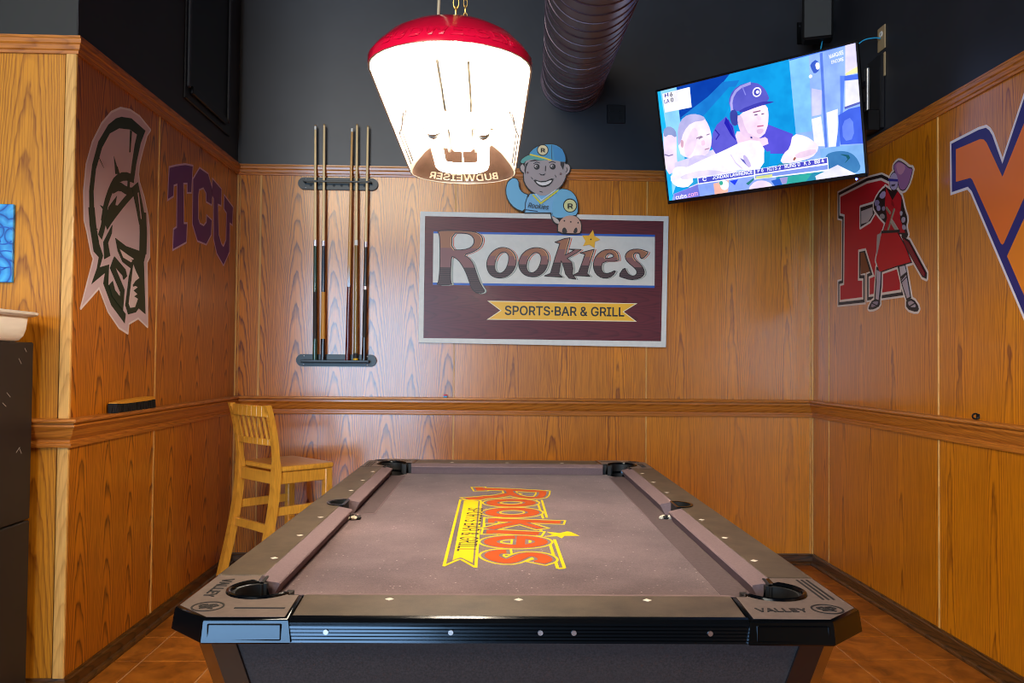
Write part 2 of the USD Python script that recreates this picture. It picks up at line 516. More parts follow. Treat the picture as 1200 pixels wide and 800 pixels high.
# laminate rail tops: dark olive brown, dusty
mat('rail_laminate', {
    'g': ('geometry', {}), 'n': ('noise_texture', {'scale': 14.0, 'detail': 6.0, 'roughness': 0.7}), 'n2': ('noise_texture', {'scale': 500.0, 'detail': 2.0}),
    'r': ('rgb_ramp', {'ramp': [(0.3, lin('#453c33')), (0.7, lin('#675a4b'))]}), 'r2': ('rgb_ramp', {'ramp': [(0.35, (0.7, 0.7, 0.7)), (0.65, (1.0, 1.0, 1.0))]}),
    'm': ('mix_color', {'blend_type': 'multiply', 'fac': 1.0}),
    'p': ('principled_bsdf', {'roughness': 0.42, 'specular_ior_level': 0.4})},
    [('g.position', 'n.vector'), ('g.position', 'n2.vector'), ('n.fac', 'r.fac'), ('n2.fac', 'r2.fac'), ('r.color', 'm.a'), ('r2.color', 'm.b'), ('m.result', 'p.base_color')])
# terracotta floor tile, a different tone for each tile
mat('floor_tile', {
    'g': ('geometry', {}), 'o': ('object_info', {}), 'n': ('noise_texture', {'scale': 9.0, 'detail': 5.0, 'roughness': 0.6, 'distortion': 0.6}),
    'r': ('rgb_ramp', {'ramp': [(0.3, lin('#7a4214')), (0.55, lin('#b4691f')), (0.75, lin('#cc7f2e'))]}),
    'rr': ('rgb_ramp', {'ramp': [(0.0, (0.78, 0.76, 0.74)), (1.0, (1, 1, 1))]}), 'm': ('mix_color', {'blend_type': 'multiply', 'fac': 1.0}),
    'b': ('bump', {'strength': 0.1, 'distance': 0.002}),
    'p': ('principled_bsdf', {'roughness': 0.32, 'specular_ior_level': 0.5})},
    [('g.position', 'n.vector'), ('n.fac', 'r.fac'), ('o.random', 'rr.fac'), ('r.color', 'm.a'), ('rr.color', 'm.b'), ('m.result', 'p.base_color'), ('n.fac', 'b.height'), ('b.normal', 'p.normal')])
# blue swirl painting
mat('blue_swirl', {
    'g': ('geometry', {}), 'v': ('voronoi_texture', {'scale': 9.0, 'randomness': 1.0}), 'n': ('noise_texture', {'scale': 14.0, 'detail': 4.0, 'distortion': 1.0}),
    'k': ('math', {'math_type': 'multiply', 'value2': 3.4}), 'f': ('math', {'math_type': 'fraction'}),
    'r': ('rgb_ramp', {'ramp': [(0.0, lin('#0e4fa8')), (0.12, lin('#2f8fd8')), (0.5, lin('#4fb2e6')), (0.85, lin('#2c86d2')), (1.0, lin('#123f8c'))]}),
    'r2': ('rgb_ramp', {'ramp': [(0.35, (0.6, 0.7, 0.8)), (0.6, (1, 1, 1))]}), 'm': ('mix_color', {'blend_type': 'multiply', 'fac': 1.0}),
    'p': ('principled_bsdf', {'roughness': 0.45})},
    [('g.position', 'v.vector'), ('g.position', 'n.vector'), ('v.distance', 'k.value1'), ('k.value', 'f.value1'), ('f.value', 'r.fac'), ('n.fac', 'r2.fac'), ('r.color', 'm.a'), ('r2.color', 'm.b'), ('m.result', 'p.base_color')])

# ------------------------------------------------------------------ the room
XL, XR, YC, SL, SR = -1.5424, 2.0501, -1.9884, -1.2044, -1.4245
ZT, ZB, ZH, ZHB, ZCEIL = 2.378, 0.065, 1.020, 0.912, 4.1
YF = -11.0                     # the far front of the bar, behind the camera
XFL = -5.0

BACK = Plane((0, 0, 0), (1, 0, 0), (0, 0, 1))
LEFT = Plane((XL, 0, 0), (0, 1, 0), (0, 0, 1))
RIGHT = Plane((XR, 0, 0), (0, -1, 0), (0, 0, 1))
RETURN = Plane((0, YC, 0), (1, 0, 0), (0, 0, 1))

# floor: grout bed with single tiles where the photograph shows them, the rest of the bar floor as one field
PIT = 0.2965
floor = thing('floor', None, None, (0, 0, 0), kind='structure')
put('grout_bed', bx(XFL, XR, YF, 0, -0.05, -0.003), MAT['grout'], floor)
X0, Y0 = 1.857, -1.638
tiles_far = []
for i in range(-24, 2):
    for j in range(-32, 7):
        x0, y0 = X0 + i * PIT, Y0 + j * PIT
        x1, y1 = min(x0 + PIT, XR + 0.0), min(y0 + PIT, 0.0)
        if x1 - x0 < 0.03 or y1 - y0 < 0.03 or x0 < XFL:
            continue
        if x1 < XL and y1 > YC:
            continue
        m = bx(x0 + 0.003, x1 - 0.003, y0 + 0.003, y1 - 0.003, -0.012, 0.0, 0.0015)
        if -2.6 < y0 and x0 > -1.95:
            put('tile', m, MAT['floor_tile'], floor)
        else:
            tiles_far.append(m)
put('tile_field', tiles_far, MAT['floor_tile'], floor, kind='stuff')
put('ceiling', bx(XFL, XR, YF, 0, ZCEIL, ZCEIL + 0.05), MAT['black_paint'], kind='structure')


def wall_panels(parent, plane, cuts, z0, z1, mats, gap=0.002, depth=0.010):
    for i, (c0, c1) in enumerate(zip(cuts[:-1], cuts[1:])):
        m_ = mats[i % len(mats)] if isinstance(mats, list) else mats
        put('panel', plane.plate(sbox(c0 + gap, z0, c1 - gap, z1), -depth, 0.0), m_, parent)


def strip(parent, plane, c, z0, z1, w=0.011, d=0.004):
    m = plane.world(bx(c - w / 2, c + w / 2, z0, z1, -0.002, d, 0.002))
    put('seam_strip', m, MAT['oak_strip'], parent)


wb = thing('wall_back', None, None, kind='structure')
put('backing', bx(XL, XR, 0.010, 0.10, 0, ZCEIL), MAT['black_satin'], wb)
put('painted_wall', bx(XL, XR, -0.002, 0.012, ZT + 0.03, ZCEIL), MAT['black_paint'], wb)
wall_panels(wb, BACK, [XL, -1.395, -0.198, 0.997, XR], ZH - 0.01, ZT + 0.01, [MAT[k] for k in ('oak_panel', 'oak_panel', 'oak_panel_straight', 'oak_panel_straight')])
wall_panels(wb, BACK, [XL, -1.395, -0.198, 0.997, XR], 0.0, ZHB + 0.01, [MAT[k] for k in ('oak_panel', 'oak_panel', 'oak_panel_straight', 'oak_panel_plain')])
for c in (-1.395, -0.198, 0.997):
    strip(wb, BACK, c, ZH, ZT, 0.014 if c < -1 else 0.009)
    strip(wb, BACK, c, ZB, ZHB, 0.010)
for c, w in ((XL + 0.022, 0.006), (XL + 0.007, 0.012), (XR - 0.022, 0.006), (XR - 0.007, 0.012)):
    strip(wb, BACK, c, ZH, ZT, w, 0.007)
    strip(wb, BACK, c, ZB, ZHB, w, 0.007)

wl = thing('wall_left', None, None, kind='structure')
put('backing', bx(XL - 0.10, XL - 0.010, YC + 0.02, 0.0, 0, ZCEIL), MAT['black_satin'], wl)
put('painted_wall', bx(XL - 0.012, XL + 0.002, YC, 0, ZT + 0.03, ZCEIL), MAT['black_paint'], wl)
wall_panels(wl, LEFT, [YC + 0.004, SL, 0.0], ZH - 0.01, ZT + 0.01, MAT['oak_panel'])
wall_panels(wl, LEFT, [YC + 0.004, SL, 0.0], 0.0, ZHB + 0.01, MAT['oak_panel'])
strip(wl, LEFT, SL, ZH, ZT, 0.011)
strip(wl, LEFT, SL, ZB, ZHB, 0.011)

wr = thing('wall_right', None, None, kind='structure')
put('backing', bx(XR + 0.010, XR + 0.10, YF, 0, 0, ZCEIL), MAT['black_satin'], wr)
put('painted_wall', bx(XR - 0.002, XR + 0.012, YF, 0, ZT + 0.03, ZCEIL), MAT['black_paint'], wr)
rc = [0.0, 0.233, -SR, -SR + 1.19, -SR + 2.38, -SR + 3.57, -SR + 4.76, -SR + 5.95, -SR + 7.14, 11.0]
wall_panels(wr, RIGHT, rc, ZH - 0.01, ZT + 0.01, [MAT['oak_panel_straight']])
wall_panels(wr, RIGHT, rc, 0.0, ZHB + 0.01, [MAT['oak_panel_straight']])
for c in rc[1:-1]:
    strip(wr, RIGHT, c, ZH, ZT, 0.010)
    strip(wr, RIGHT, c, ZB, ZHB, 0.010)

wt = thing('wall_return', None, None, kind='structure')
put('backing', bx(XFL, XL - 0.012, YC + 0.012, YC + 0.10, 0, ZCEIL), MAT['black_satin'], wt)
put('painted_wall', bx(XFL, XL - 0.0, YC - 0.002, YC + 0.012, ZT + 0.03, ZCEIL), MAT['return_paint'], wt)
wall_panels(wt, RETURN, [-5.0, -3.96, -2.77, XL - 0.040], ZH - 0.01, ZT + 0.01, MAT['oak_panel_gold'], depth=0.012)
wall_panels(wt, RETURN, [-5.0, -3.96, -2.77, XL - 0.040], 0.0, ZHB + 0.01, MAT['oak_panel_gold'], depth=0.012)
put('corner_bead', bx(XL - 0.038, XL + 0.003, YC - 0.006, YC + 0.010, ZH - 0.008, ZT + 0.005, 0.003), MAT['oak_strip'], wt)
put('corner_bead', bx(XL - 0.038, XL + 0.003, YC - 0.006, YC + 0.010, 0.0, ZHB + 0.005, 0.003), MAT['oak_strip'], wt)
put('wall_front', bx(XFL, XR, YF - 0.1, YF, 0, ZCEIL), MAT['black_paint'], kind='structure')
put('wall_far', bx(XFL - 0.1, XFL, YF, YC, 0, ZCEIL), MAT['black_paint'], kind='structure')

# mouldings, each a length of trim
CROWN = [(0, 0), (0.010, 0), (0.012, 0.010), (0.018, 0.014), (0.020, 0.030), (0.026, 0.036), (0.028, 0.050), (0.022, 0.056), (0.022, 0.064), (0, 0.064)]
CHAIR = [(0, -0.108), (0.016, -0.108), (0.018, -0.100), (0.018, -0.092), (0.012, -0.088), (0.012, -0.080), (0.017, -0.076), (0.024, -0.064), (0.030, -0.044), (0.040, -0.030), (0.040, -0.022), (0.034, -0.020), (0.034, -0.017), (0.046, -0.016), (0.050, -0.010), (0.048, -0.002), (0.044, 0), (0, 0)]
BASE = [(0, 0), (0.030, 0), (0.030, 0.010), (0.025, 0.018), (0.015, 0.022), (0.014, 0.055), (0.010, 0.060), (0.008, 0.067), (0, 0.067)]
TRIMS = (('CROWN', CROWN, ZT), ('CHAIR', CHAIR, ZH), ('BASE', BASE, 0.0))
for kind_, prof, z in TRIMS:
    over = max(p[0] for p in prof)
    mx, my = (MAT['oak_base_x'], MAT['oak_base_y']) if kind_ == 'BASE' else (MAT['oak_trim_x'], MAT['oak_trim_y'])
    nm = 'baseboard_%s' if kind_ == 'BASE' else 'trim'
    put(nm % 'back' if kind_ == 'BASE' else 'trim_1', sweep_profile(prof, (XL, -0.0, z), (XR, -0.0, z), (0, -1, 0), m0=1, m1=-1), mx, kind='structure')
    put(nm % 'left' if kind_ == 'BASE' else 'trim_1', sweep_profile(prof, (XL, YC, z), (XL, 0, z), (1, 0, 0), m0=-1, m1=-1), my, kind='structure')
    put(nm % 'right' if kind_ == 'BASE' else 'trim_1', sweep_profile(prof, (XR, YF, z), (XR, 0, z), (-1, 0, 0), m1=-1), my, kind='structure')
    put(nm % 'return' if kind_ == 'BASE' else 'trim_1', sweep_profile(prof, (XFL, YC, z), (XL, YC, z), (0, -1, 0), m1=1), mx, kind='structure')
# the black framed panel high on the left wall
pan = thing('trim_2', None, None, kind='structure')
put('framed_panel', bx(XL + 0.002, XL + 0.014, -0.92, -0.20, 2.56, ZCEIL, 0.003), MAT['black_satin'], pan)
for y in (-0.90, -0.26):
    put('frame_edge', bx(XL + 0.014, XL + 0.030, y - 0.012, y + 0.012, 2.62, ZCEIL, 0.004), MAT['black_paint'], pan)
put('frame_edge', bx(XL + 0.014, XL + 0.030, -0.86, -0.30, 2.60, 2.64, 0.004), MAT['black_satin'], pan)

# ------------------------------------------------------------------ pool table (own frame: u across, v along, away from the camera)
TROT, TLOC = -0.0151, (0.0812, -2.504, 0.0)
table = thing('pool_table', 'black coin-operated pool table with dusty plum cloth and a yellow and orange logo', 'pool table', TLOC, TROT)
ZBED, ZNOSE, ZTOP = 0.756, 0.790, 0.800
UO, VO, UI, VI = 0.618, 1.150, 0.5226, 1.0072       # outer and inner edges of the rail tops
UN, VN = 0.4826, 0.9652                              # cushion noses


def tp(name, mesh, m, parent=table, **k):
    return put(name, mesh, m, parent, local=True, **k)


bed = sbox(-0.515, -0.998, 0.515, 0.998)
for su in (-1, 1):
    for sv in (-1, 1):
        bed = bed.difference(Point(su * 0.497, sv * 0.980).buffer(0.058, 24))
    bed = bed.difference(Point(su * 0.535, 0).buffer(0.058, 24))
bed_path = tp('bed_cloth', ext(bed, 0.028, ZBED - 0.028), MAT['bed_cloth'])
# shadow beside the cushions laid on as dark strips, edged by a pale line
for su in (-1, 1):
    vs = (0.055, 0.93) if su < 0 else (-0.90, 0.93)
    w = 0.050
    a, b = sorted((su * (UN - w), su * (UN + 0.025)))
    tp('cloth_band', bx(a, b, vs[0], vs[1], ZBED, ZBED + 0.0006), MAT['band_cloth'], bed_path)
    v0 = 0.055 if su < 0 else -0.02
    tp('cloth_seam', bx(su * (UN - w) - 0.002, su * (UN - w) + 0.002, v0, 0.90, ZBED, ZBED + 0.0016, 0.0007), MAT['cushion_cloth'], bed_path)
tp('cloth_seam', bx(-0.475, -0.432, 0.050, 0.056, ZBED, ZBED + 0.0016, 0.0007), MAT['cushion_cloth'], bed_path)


def cushion(p, q, out, nose_inset):
    """A rubber cushion whose nose runs from p to q (its back ends shifted by nose_inset), `out` towards the rail."""
    p, q, out = np.array(p, float), np.array(q, float), np.array(out, float)
    d = (q - p) / np.linalg.norm(q - p)
    prof = [(0.000, ZNOSE - 0.002), (0.002, ZNOSE + 0.001), (0.042, ZTOP - 0.001), (0.042, ZBED + 0.001), (0.016, ZBED + 0.001), (0.003, ZNOSE - 0.007)]
    pts = []
    for s, e in ((-1, p), (1, q)):
        for o, z in prof:
            k = nose_inset * o / 0.042
            r = e + out * o + d * s * k
            pts.append((r[0], r[1], z))
    n = len(prof)
    f = []
    for i in range(n):
        k = (i + 1) % n
        f += [[i, k, n + k], [i, n + k, n + i]]
    for i in range(1, n - 1):
        f += [[0, i + 1, i], [n, n + i, n + i + 1]]
    m = trimesh.Trimesh(pts, f, process=False)
    m.fix_normals()
    return m


for su in (-1, 1):
    for v0, v1, in ((-0.895, -0.064), (0.064, 0.895)):
        tp('cushion', cushion((su * UN, v0), (su * UN, v1), (su, 0), 0.006), MAT['cushion_cloth'])
for sv in (-1, 1):
    tp('cushion', cushion((-0.412, sv * VN), (0.412, sv * VN), (0, sv), 0.006), MAT['cushion_cloth'])


def ring_ccw(pts):
    return list(pts) if Polygon(pts).exterior.is_ccw else list(pts)[::-1]


# laminate rail tops
for su in (-1, 1):
    notch = [(UI, 0.052), (UI + 0.012, 0.048), (UI + 0.036, 0.030), (UI + 0.046, 0.0), (UI + 0.036, -0.030), (UI + 0.012, -0.048), (UI, -0.052)]
    ring = [(UI, -0.868), (UO, -0.868), (UO, 0.868), (UI, 0.868)] + notch
    ring = ring_ccw([(su * a, b) for a, b in ring])
    tp('side_rail', loft(ring, [(0.757, 0.0), (ZTOP - 0.003, 0.0), (ZTOP - 0.0008, 0.001), (ZTOP, 0.003)]), MAT['rail_laminate'])
    hole = [(su * (UI - 0.002), -0.046)] + [(su * (UI + 0.040 * math.cos(t)), 0.046 * math.sin(t)) for t in np.linspace(-PI / 2, PI / 2, 15)] + [(su * (UI - 0.002), 0.046)]
    liner = Polygon(hole).buffer(0.007).difference(Polygon(hole))
    pk = tp('side_pocket', ext(liner, 0.050, ZTOP - 0.049), MAT['pocket_black'])
    tp('pocket_lip', ext(Polygon(hole).buffer(0.010).difference(Polygon(hole).buffer(0.003)).intersection(sbox(-1, -0.056, 1, 0.056)), 0.003, ZTOP), MAT['casting_metal'], pk)
for sv in (-1, 1):
    ring = ring_ccw([(-0.407, sv * VI), (0.407, sv * VI), (0.398, sv * (VO - 0.014)), (-0.398, sv * (VO - 0.014))])
    tp('end_rail', loft(ring, [(0.757, 0.0), (ZTOP - 0.002, 0.0), (ZTOP, 0.002)]), MAT['rail_laminate'])
    # ribbed metal edge of the end rail
    prof = [(-0.014, ZTOP - 0.0005), (-0.006, ZTOP - 0.002), (0.001, ZTOP - 0.008), (0.002, ZTOP - 0.011)]
    z = ZTOP - 0.0125
    for k in range(5):
        prof += [(-0.001, z), (-0.001, z - 0.0008), (0.0024, z - 0.0012), (0.0030, z - 0.0052)]
        z -= 0.006
    prof += [(0.0, z), (-0.014, z)]
    rb = tp('ribbed_edge', sweep_profile(prof, (-0.400, sv * VO, 0), (0.400, sv * VO, 0), (0, sv, 0)), MAT['rib_metal'])
    for u in (-0.335, -0.120, 0.035, 0.093, 0.330):
        s_ = trimesh.creation.cylinder(0.0045, 0.004, sections=12)
        s_.apply_transform(trimesh.transformations.rotation_matrix(PI / 2, [1, 0, 0]))
        s_.apply_translation([u, sv * (VO + 0.0035), 0.777])
        tp('screw', s_, MAT['steel'], rb)
# pearl sights
DM = [(0.0085, 0), (0, 0.0085), (-0.0085, 0), (0, -0.0085)]
for su in (-1, 1):
    for k in (-3, -2, -1, 1, 2, 3):
        tp('rail_sight', ext(Polygon([(su * 0.541 + a, k * 0.2413 + b) for a, b in DM]), 0.0012, ZTOP - 0.0006), MAT['sight_pearl'])
for sv in (-1, 1):
    for k in (-1, 0, 1):
        tp('rail_sight', ext(Polygon([(k * 0.2413 + a, sv * 1.037 + b) for a, b in DM]), 0.0012, ZTOP - 0.0006), MAT['sight_pearl'])

# corner castings with pocket, name, badge and grooves; in each one's own frame the corner points to +x (side) and -y (end)
PC, PR = (0.496, -0.978), 0.052


def casting(su, sv):
    arc = [(PC[0] + PR * math.cos(t), PC[1] + PR * math.sin(t)) for t in np.linspace(math.radians(98), math.radians(-188), 26)]
    arc[0], arc[-1] = (UI - 0.012, -0.9235), (0.441, -1.0)
    ring = [(UI - 0.006, -0.868), (UI - 0.010, -0.915)] + arc[1:-1] + [(0.430, -1.0065), (0.408, -1.0065), (0.399, -1.155), (0.545, -1.157), (UO + 0.004, -1.084), (UO + 0.004, -0.868)]
    flip = su * sv > 0
    tr = lambda p: [(su * a, -sv * b) for a, b in p]
    ring = ring_ccw(tr(ring))
    c = tp('corner_casting', loft(ring, [(0.757, -0.0005), (0.760, -0.004), (ZTOP - 0.007, 0.0004), (ZTOP - 0.0025, 0.0022), (ZTOP - 0.0006, 0.0046), (ZTOP + 0.0002, 0.0075)]), MAT['casting_metal'], smooth=25)
    tp('top_plate', loft(ring, [(ZTOP - 0.002, 0.0085), (ZTOP + 0.0004, 0.0085), (ZTOP + 0.0006, 0.0088)]), MAT['casting_top'], c)
    z = ZTOP + 0.0006
    rim = [(su * (PC[0] + 0.061 * math.cos(t)), -sv * (PC[1] + 0.061 * math.sin(t)), z) for t in np.linspace(math.radians(70), math.radians(-160), 24)]
    tp('pocket_rim', tube(rim, [0.0015] + [0.0052] * 22 + [0.0015], 8), MAT['casting_metal'], c, smooth=40)
    t_ = np.linspace(0, 2 * PI, 25)
    wall = Point(su * PC[0], -sv * PC[1]).buffer(PR + 0.010, 24).difference(Point(su * PC[0], -sv * PC[1]).buffer(PR - 0.003, 24))
    wall = wall.difference(Polygon(tr([(0.50, -0.97), (-0.2, -0.97), (-0.2, 0.2), (0.50, 0.2)]))) if True else wall
    tp('pocket_liner', ext(wall, 0.083, 0.715), MAT['pocket_black'], c)
    tp('pocket_floor', ext(Point(su * PC[0], -sv * PC[1]).buffer(PR + 0.008, 24), 0.004, 0.700), MAT['pocket_black'], c)
    jaws = unary_union([LineString(tr(l)).buffer(0.003) for l in ([(0.455, -0.9945), (0.441, -0.9985), (0.430, -1.005), (0.409, -1.005)], [(UI - 0.0075, -0.869), (UI - 0.0115, -0.915), (UI - 0.013, -0.925), (UI - 0.013, -0.932)])])
    tp('pocket_jaw', ext(jaws, 0.041, 0.757), MAT['pocket_black'], c)
    # raised panel on the end face, with a rounded edge
    y0 = -1.1575
    fr = [bx(0.412, 0.536, y0 - 0.0022, y0 + 0.004, 0.7635, 0.7655, 0.001), bx(0.412, 0.536, y0 - 0.0022, y0 + 0.004, 0.7895, 0.7915, 0.001),
          bx(0.411, 0.413, y0 - 0.0022, y0 + 0.004, 0.7640, 0.7910, 0.001), bx(0.535, 0.537, y0 - 0.0022, y0 + 0.004, 0.7640, 0.7910, 0.001)]
    fm = trimesh.util.concatenate(fr)
    fm.vertices = np.array(fm.vertices) * [su, -sv, 1]
    if flip:
        fm.invert()
    tp('panel_bead', fm, MAT['casting_metal'], c)
    # badge ring near the chamfer
    bc = (su * 0.560, -sv * (-1.090))
    ringp = Point(*bc).buffer(0.029, 20).difference(Point(*bc).buffer(0.0255, 20))
    tp('badge', ext(ringp, 0.0012, z - 0.0003), MAT['pocket_black'], c)
    mark = unary_union([LineString([(bc[0] + a * 0.001, bc[1] + b * 0.001) for a, b in l]).buffer(0.0026) for l in
                        ([(-15, 8), (-6, 12), (-2, 4), (-9, -3), (-15, 2)], [(2, 10), (10, 12), (16, 4), (9, -2), (4, 4)], [(-10, -10), (0, -6), (10, -12)], [(-2, 0), (3, -4)])])
    tp('badge_mark', ext(mark, 0.0012, z - 0.0003), MAT['pocket_black'], c)
    # the name stands on one arm, three grooves on the other
    pl = Plane((0, 0, z), (1, 0, 0), (0, 1, 0))
    on_end = (su * -sv) > 0 if sv < 0 else su < 0
    name_end = su > 0 if sv < 0 else su < 0
    if name_end:
        if sv < 0:
            tm = text_on(pl, 'VALLEY', (0.428, -1.108), (0.520, -1.108), 0.021, -0.0002, 0.0012, True)
        else:
            tm = text_on(pl, 'VALLEY', (-0.428, 1.108), (-0.520, 1.108), 0.021, -0.0002, 0.0012, True)
        gro = [sbox(su * a - 0.0022, min(-sv * -1.03, -sv * -0.89), su * a + 0.0022, max(-sv * -1.03, -sv * -0.89)) for a in (0.577, 0.587, 0.597)]
    else:
        if sv < 0:
            tm = text_on(pl, 'VALLEY', (-0.592, -0.905), (-0.592, -1.030), 0.021, -0.0002, 0.0012, True)
        else:
            tm = text_on(pl, 'VALLEY', (0.592, 0.905), (0.592, 1.030), 0.021, -0.0002, 0.0012, True)
        gro = [sbox(min(su * 0.420, su * 0.510), -sv * a - 0.0035, max(su * 0.420, su * 0.510), -sv * a + 0.0035) for a in (-1.098,)]
    tp('raised_name', tm, MAT['pocket_black'], c)
    for g in gro:
        tp('groove', ext(g, 0.0012, z - 0.0004), MAT['pocket_black'], c)


for su in (-1, 1):
    for sv in (-1, 1):
        casting(su, sv)

# cabinet below: tapered apron panels, chamfered corner posts, legs
ZA0, ZA1 = 0.36, 0.757
TAP = 0.10


def body_pt(u, v, z):
    k = (ZA1 - z) / (ZA1 - ZA0) * TAP
    return (u - math.copysign(k, u), v - math.copysign(k, v), z)


def slab(corners, inward, th):
    """A panel of thickness th behind four outer corners."""
    o = np.array(corners, float)
    i = o + np.array(inward, float) * th
    v = np.vstack([o, i])
    m = trimesh.convex.convex_hull(v)
    return m


for sv in (-1, 1):
    cs = [body_pt(a, sv * 1.112, z) for a in (-0.515, 0.515) for z in (ZA0, ZA1)]
    tp('end_panel', slab(cs, (0, -sv, 0), 0.02), MAT['apron_speckle'])
for su in (-1, 1):
    cs = [body_pt(su * 0.585, b, z) for b in (-1.035, 1.035) for z in (ZA0, ZA1)]
    tp('side_panel', slab(cs, (-su, 0, 0), 0.02), MAT['apron_speckle'])
for su in (-1, 1):
    for sv in (-1, 1):
        top = [(0.505, 1.118), (0.548, 1.118), (0.592, 1.070), (0.592, 1.025), (0.560, 1.025), (0.505, 1.080)]
        pts = []
        for z in (ZA0, ZA1):
            for a, b in top:
                pts.append(body_pt(su * a, sv * b, z))
        post = tp('corner_post', trimesh.convex.convex_hull(np.array(pts)), MAT['post_black'])
        foot = []
        for z, k in ((0.03, 0.20), (ZA0 + 0.01, 0.10)):
            for a, b in ((0.57, 1.09), (0.57, 0.97), (0.45, 1.09), (0.45, 0.97)):
                foot.append((su * (a - k), sv * (b - k), z))
        lg = tp('leg', trimesh.convex.convex_hull(np.array(foot)), MAT['post_black'])
        lev = trimesh.creation.cylinder(0.035, 0.03, sections=20)
        lev.apply_translation([su * 0.31, sv * 0.83, 0.015])
        tp('leg_leveler', lev, MAT['steel'], lg)
tp('cabinet_floor', bx(-0.47, 0.47, -1.0, 1.0, ZA0, ZA0 + 0.02), MAT['post_black'])

# printed logo on the cloth: letters outlined in yellow, tops towards the right-hand rail
BEDP = Plane((0, 0, ZBED), (1, 0, 0), (0, 1, 0))
LG = Sheet(BEDP, 500, 560, 1 / 6.316)


def bedput(name, geom, z0, z1, m, parent):
    w = BEDP.plate(geom, z0, z1)
    put(name, w, m, parent)


S_ = 0.021
arcpts = lambda cx, cy, rx, ry, a0=0, a1=360, n=28: [(cx + rx * math.cos(math.radians(t)), cy + ry * math.sin(math.radians(t))) for t in np.linspace(a0, a1, n)]
LET = {
    'R': [LG.line([(398, 80), (600, 86), (855, 100)], 0.036), LG.line([(862, 98), (856, 128), (830, 146), (745, 146), (665, 134), (620, 112), (610, 92)], 0.026, 1), LG.line([(640, 112), (520, 138), (420, 142), (350, 158), (318, 145)], 0.036, 1), LG.line([(385, 70), (400, 92)], 0.03)],
    'o': [LG.line(arcpts(625, 183, 145, 21), 0.036)],
    'o2': [LG.line(arcpts(633, 255, 160, 27), 0.036)],
    'k': [LG.line([(470, 308), (720, 318), (990, 328)], 0.036), LG.line([(690, 326), (760, 348), (840, 372)], 0.022), LG.line([(690, 326), (560, 352), (470, 375)], 0.03), LG.line([(480, 302), (478, 330)], 0.02)],
    'i': [LG.line([(470, 395), (640, 403), (830, 412)], 0.038), LG.line([(470, 385), (465, 410)], 0.02)],
    'e': [LG.line(arcpts(660, 472, 190, 34, -88, 180) + arcpts(660, 472, 190, 34, 180, 268)[1:] , 0.034), LG.line([(700, 440), (692, 508)], 0.024)],
    's': [LG.line([(800, 602), (730, 615), (745, 640)][:0] + [(830, 625), (885, 608), (860, 580), (800, 566), (730, 566), (660, 600), (600, 622), (510, 600), (470, 570), (520, 545), (590, 545)], 0.036, 2)],
}
words = list(LET.values())
allw = unary_union([unary_union(w) for w in words])
outl = allw.buffer(0.0155, join_style=2).difference(allw.buffer(0.0095, join_style=2))
logo = bed_path
ribs_ = LG.poly([(240, 158), (400, 163), (412, 172), (378, 665), (345, 662), (246, 606), (135, 655), (113, 652)])
ribi = LG.poly([(268, 165), (392, 170), (352, 640), (250, 592), (178, 622)])
fr_ = ribs_.buffer(-0.001).difference(ribs_.buffer(-0.0085))
ribi = ribi.buffer(-0.004)
lines = unary_union([LG.line([(815, 165), (862, 298)], 0.007), LG.line([(852, 163), (890, 292)], 0.007), LG.line([(903, 458), (970, 670)], 0.008), LG.line([(946, 455), (1020, 666)], 0.008), LG.line([(970, 670), (1020, 666)], 0.010), LG.line([(830, 345), (850, 400)], 0.008), LG.line([(428, 290), (420, 410)], 0.008)])
star_ = LG.poly([(1130, 428), (1068, 400), (1040, 395), (985, 408), (890, 398), (935, 420), (868, 434), (965, 430), (1000, 446), (1020, 428)])
starh = star_.buffer(-0.012)
ysh = unary_union([outl, fr_, lines.difference(allw.buffer(0.012)), ribi.difference(allw.buffer(0.012)), star_])
bedput('printed_outline', ysh.difference(LG.line([(905, 412), (930, 420)], 0.01)), -0.0002, 0.0007, MAT['logo_yellow'], logo)
for w in words:
    bedput('printed_letter', unary_union(w), -0.0002, 0.0008, MAT['logo_orange'], logo)
p0, p1 = LG.pts([(308, 222)])[0], LG.pts([(222, 542)])[0]
tm = text_on(BEDP, 'SPORTS BAR & GRILL', p0, p1, 0.050, 0.0004, 0.0006)
put('printed_motto', tm, MAT['logo_ink'], logo)
# bits of torn cloth beside the side pockets
rng = np.random.default_rng(3)
for (px, py) in ((412.5, 606.5), (782.5, 606.0)):
    d = ray(px, py)
    p = EYE + d * ((ZBED + 0.006 - EYE[2]) / d[2])
    ms = []
    for k in range(4):
        s_ = trimesh.creation.icosphere(2, 0.009)
        s_.vertices = np.array(s_.vertices) * [1.2, 0.7, 0.7] + (meshkit.noise(np.array(s_.vertices) * 260 + k * 9)[:, None] - 0.5) * 0.006
        s_.apply_translation(p + np.array([(-0.016 + 0.011 * k), rng.uniform(-0.006, 0.006), rng.uniform(-0.001, 0.003)]))
        ms.append(s_)
    put('torn_cloth', ms[::2], MAT['chalk'], table, smooth=True)
    put('torn_cloth', ms[1::2], MAT['pocket_black'], table, smooth=True)

# ------------------------------------------------------------------ bar stool in the corner
ST, SROT = (-1.100, -0.540, 0.0), math.radians(45)     # own frame: x = rear edge direction, y = facing direction
stool = thing('bar_stool', 'blond wooden bar stool with slatted low back standing in the left corner', 'bar stool', ST, 0.0)
ex = np.array([math.cos(math.radians(-45)), math.sin(math.radians(-45)), 0])     # along the back, towards the camera-right
ey = np.array([math.cos(math.radians(45)), math.sin(math.radians(45)), 0])       # facing direction
SC = np.array([ST[0], ST[1], 0.0])
H_, D_ = 0.185, 0.155


def sp(a, b, z):
    return SC + ex * a + ey * b + np.array([0, 0, z])


ZS = 0.688


def put_s(name, m, **k):
    return put(name, m, MAT['chair_wood'], stool, **k)


